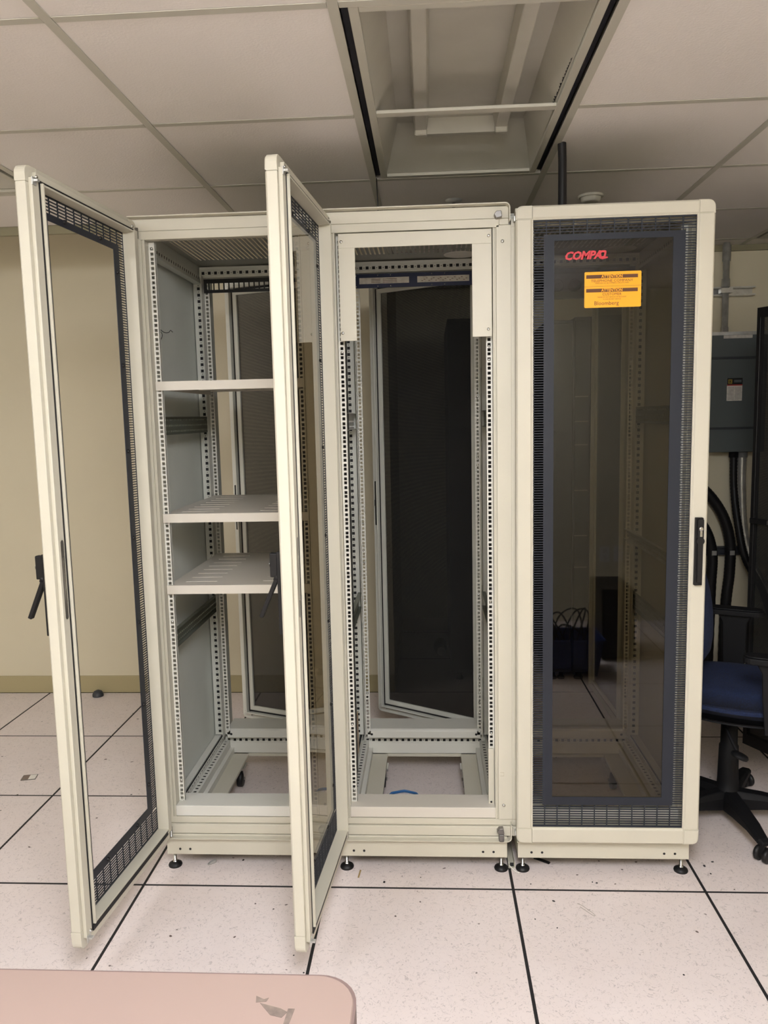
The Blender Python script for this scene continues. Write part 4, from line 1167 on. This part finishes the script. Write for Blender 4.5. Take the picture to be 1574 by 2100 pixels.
q = MB(); q.box(-0.011, 0.011, -0.3, 0.3, 0, 0.003); q.box(-.011, -.009, -.3, .3, .003, .024); q.box(.009, .011, -.3, .3, .003, .024)
o = q.build('metal_channel', M['cream'], None, (0.008, 0.42, 0.0), (0, 0, 0)); tag(o, 'cream metal channel on the floor between middle and right rack', 'channel')
MB().box(-.006, .006, -.301, -.2995, .008, .02).build('bolt_hole', M['gasket'], o)
o = MB().box(-0.03, 0.03, -0.006, 0.006, 0, 0.006).build('black_strap', M['black'], None, (0.115, 0.165, 0), (0, 0, R(-35)), bevel=0.002); tag(o, 'black strap end under the right rack', 'strap')
o = MB().tube(smooth_path([(0.000, 0.118, 0.010), (0.015, 0.10, 0.004), (0.030, 0.085, 0.003)]), 0.0022, 6).build('white_tie', M['white']); tag(o, 'short white cable tie by the middle rack right foot', 'tie')
# crumbs of debris
spots = [(0.262, 0.045), (0.275, 0.04), (0.66, 0.10), (0.655, 0.145), (0.69, 0.17), (-1.06, 0.30), (-0.92, 0.15), (-0.76, -0.12), (-0.66, -0.33), (-0.62, -0.40),
         (0.06, 0.03), (0.05, -0.15), (0.11, -0.19), (0.42, -0.38), (-0.42, 0.03), (-0.30, 0.06), (-1.50, 0.62), (-1.72, 1.50), (-1.62, 1.42), (0.12, -0.06), (-0.14, 0.5), (-0.26, 0.62)]
cr = [MB().lathe([(0.002, 0), (0.005, 0.001), (0.004, 0.003), (0.001, 0.004)], n=6).mesh('crumb', [M['gasket']])]
for i, (x, y) in enumerate(spots):
    o = bpy.data.objects.new('crumb', cr[0]); COL.objects.link(o)
    o.location = (x, y, 0); s = random.uniform(0.4, 0.85); o.scale = (s * random.uniform(1, 1.8), s, s); o.rotation_euler = (0, 0, random.uniform(0, 3))
    tag(o, 'tiny dark crumb of debris on the pale floor', 'debris', 'dark crumbs scattered on the floor')

# ================================================================== BEHIND THE VIEWER (mirrored in the right rack's glass)
t = empty('storage_bin', (0.56, -2.06, 0)); tag(t, 'blue plastic storage bin mirrored in the right rack glass', 'bin')
q = MB(); ou = [(-0.18, -0.14), (0.18, -0.14), (0.18, 0.14), (-0.18, 0.14)]
def tray(mb, w0, d0, w1, d1, z0, z1, th):
    vs = []
    for (w_, d_, z) in ((w0, d0, z0), (w1, d1, z1), (w1 - th, d1 - th, z1), (w0 - th, d0 - th, z0 + th)):
        vs += [(-w_, -d_, z), (w_, -d_, z), (w_, d_, z), (-w_, d_, z)]
    fs = [(0, 3, 2, 1), (12, 13, 14, 15)]
    for l in range(3):
        for k in range(4): fs.append((l*4 + k, l*4 + (k+1) % 4, (l+1)*4 + (k+1) % 4, (l+1)*4 + k))
    mb._add(vs, fs)
tray(q, 0.15, 0.11, 0.18, 0.14, 0.0, 0.22, 0.004)
q.build('bin_shell', M['bluebin'], t)
MB().ring(rect_like(-.19, .19, -.15, .15), rect_like(-.178, .178, -.138, .138), 0.215, 0.225, 'z').build('bin_rim', M['bluebin'], t)
q = MB()
for k in range(6):
    a = k * 1.1
    q.tube(smooth_path([(0.1 * math.cos(a), 0.08 * math.sin(a), 0.05), (0.12 * math.cos(a + 1), 0.09 * math.sin(a + 1), 0.24 + 0.02 * k), (0.10 * math.cos(a + 2.2), 0.09 * math.sin(a + 2), 0.30 + .015 * k), (0.1 * math.cos(a + 3.4), 0.08 * math.sin(a + 3.4), 0.10)]), 0.005, 6)
q = q.build('cable_bundle', M['black'], None, (0.56, -2.06, 0.0)); tag(q, 'tangle of black cables heaped in the blue bin', 'cables')
t = empty('computer_tower', (0.90, -2.45, 0)); tag(t, 'black computer tower beside the blue bin, seen mirrored', 'computer')
MB().box(-0.10, 0.10, -0.2, 0.2, 0.012, 0.45).build('case', M['black'], t, bevel=0.006)
MB().box(-0.085, 0.085, 0.2, 0.206, 0.03, 0.44).build('front_cover', M['darkgrey'], t, bevel=0.003)
for x in (-.08, .08):
    for y in (-.17, .17): MB().cyl(0.012, 0, 0.012, (x, y, 0), 'z', 10).build('foot', M['black'], t)
for k, x in enumerate((1.02, 1.12)):
    t = empty('wall_outlet', (x, -3.199, 0.50)); tag(t, ('left' if k == 0 else 'right') + ' of two white wall outlets, seen mirrored', 'outlet', 'wall outlets behind the viewer')
    MB().box(-0.035, 0.035, 0.0, 0.006, -0.057, 0.057).build('cover_plate', M['white'], t, bevel=0.002)
    MB().box(-0.014, 0.014, 0.006, 0.009, 0.008, 0.042).box(-0.014, 0.014, 0.006, 0.009, -0.042, -0.008).build('socket', M['label'], t)
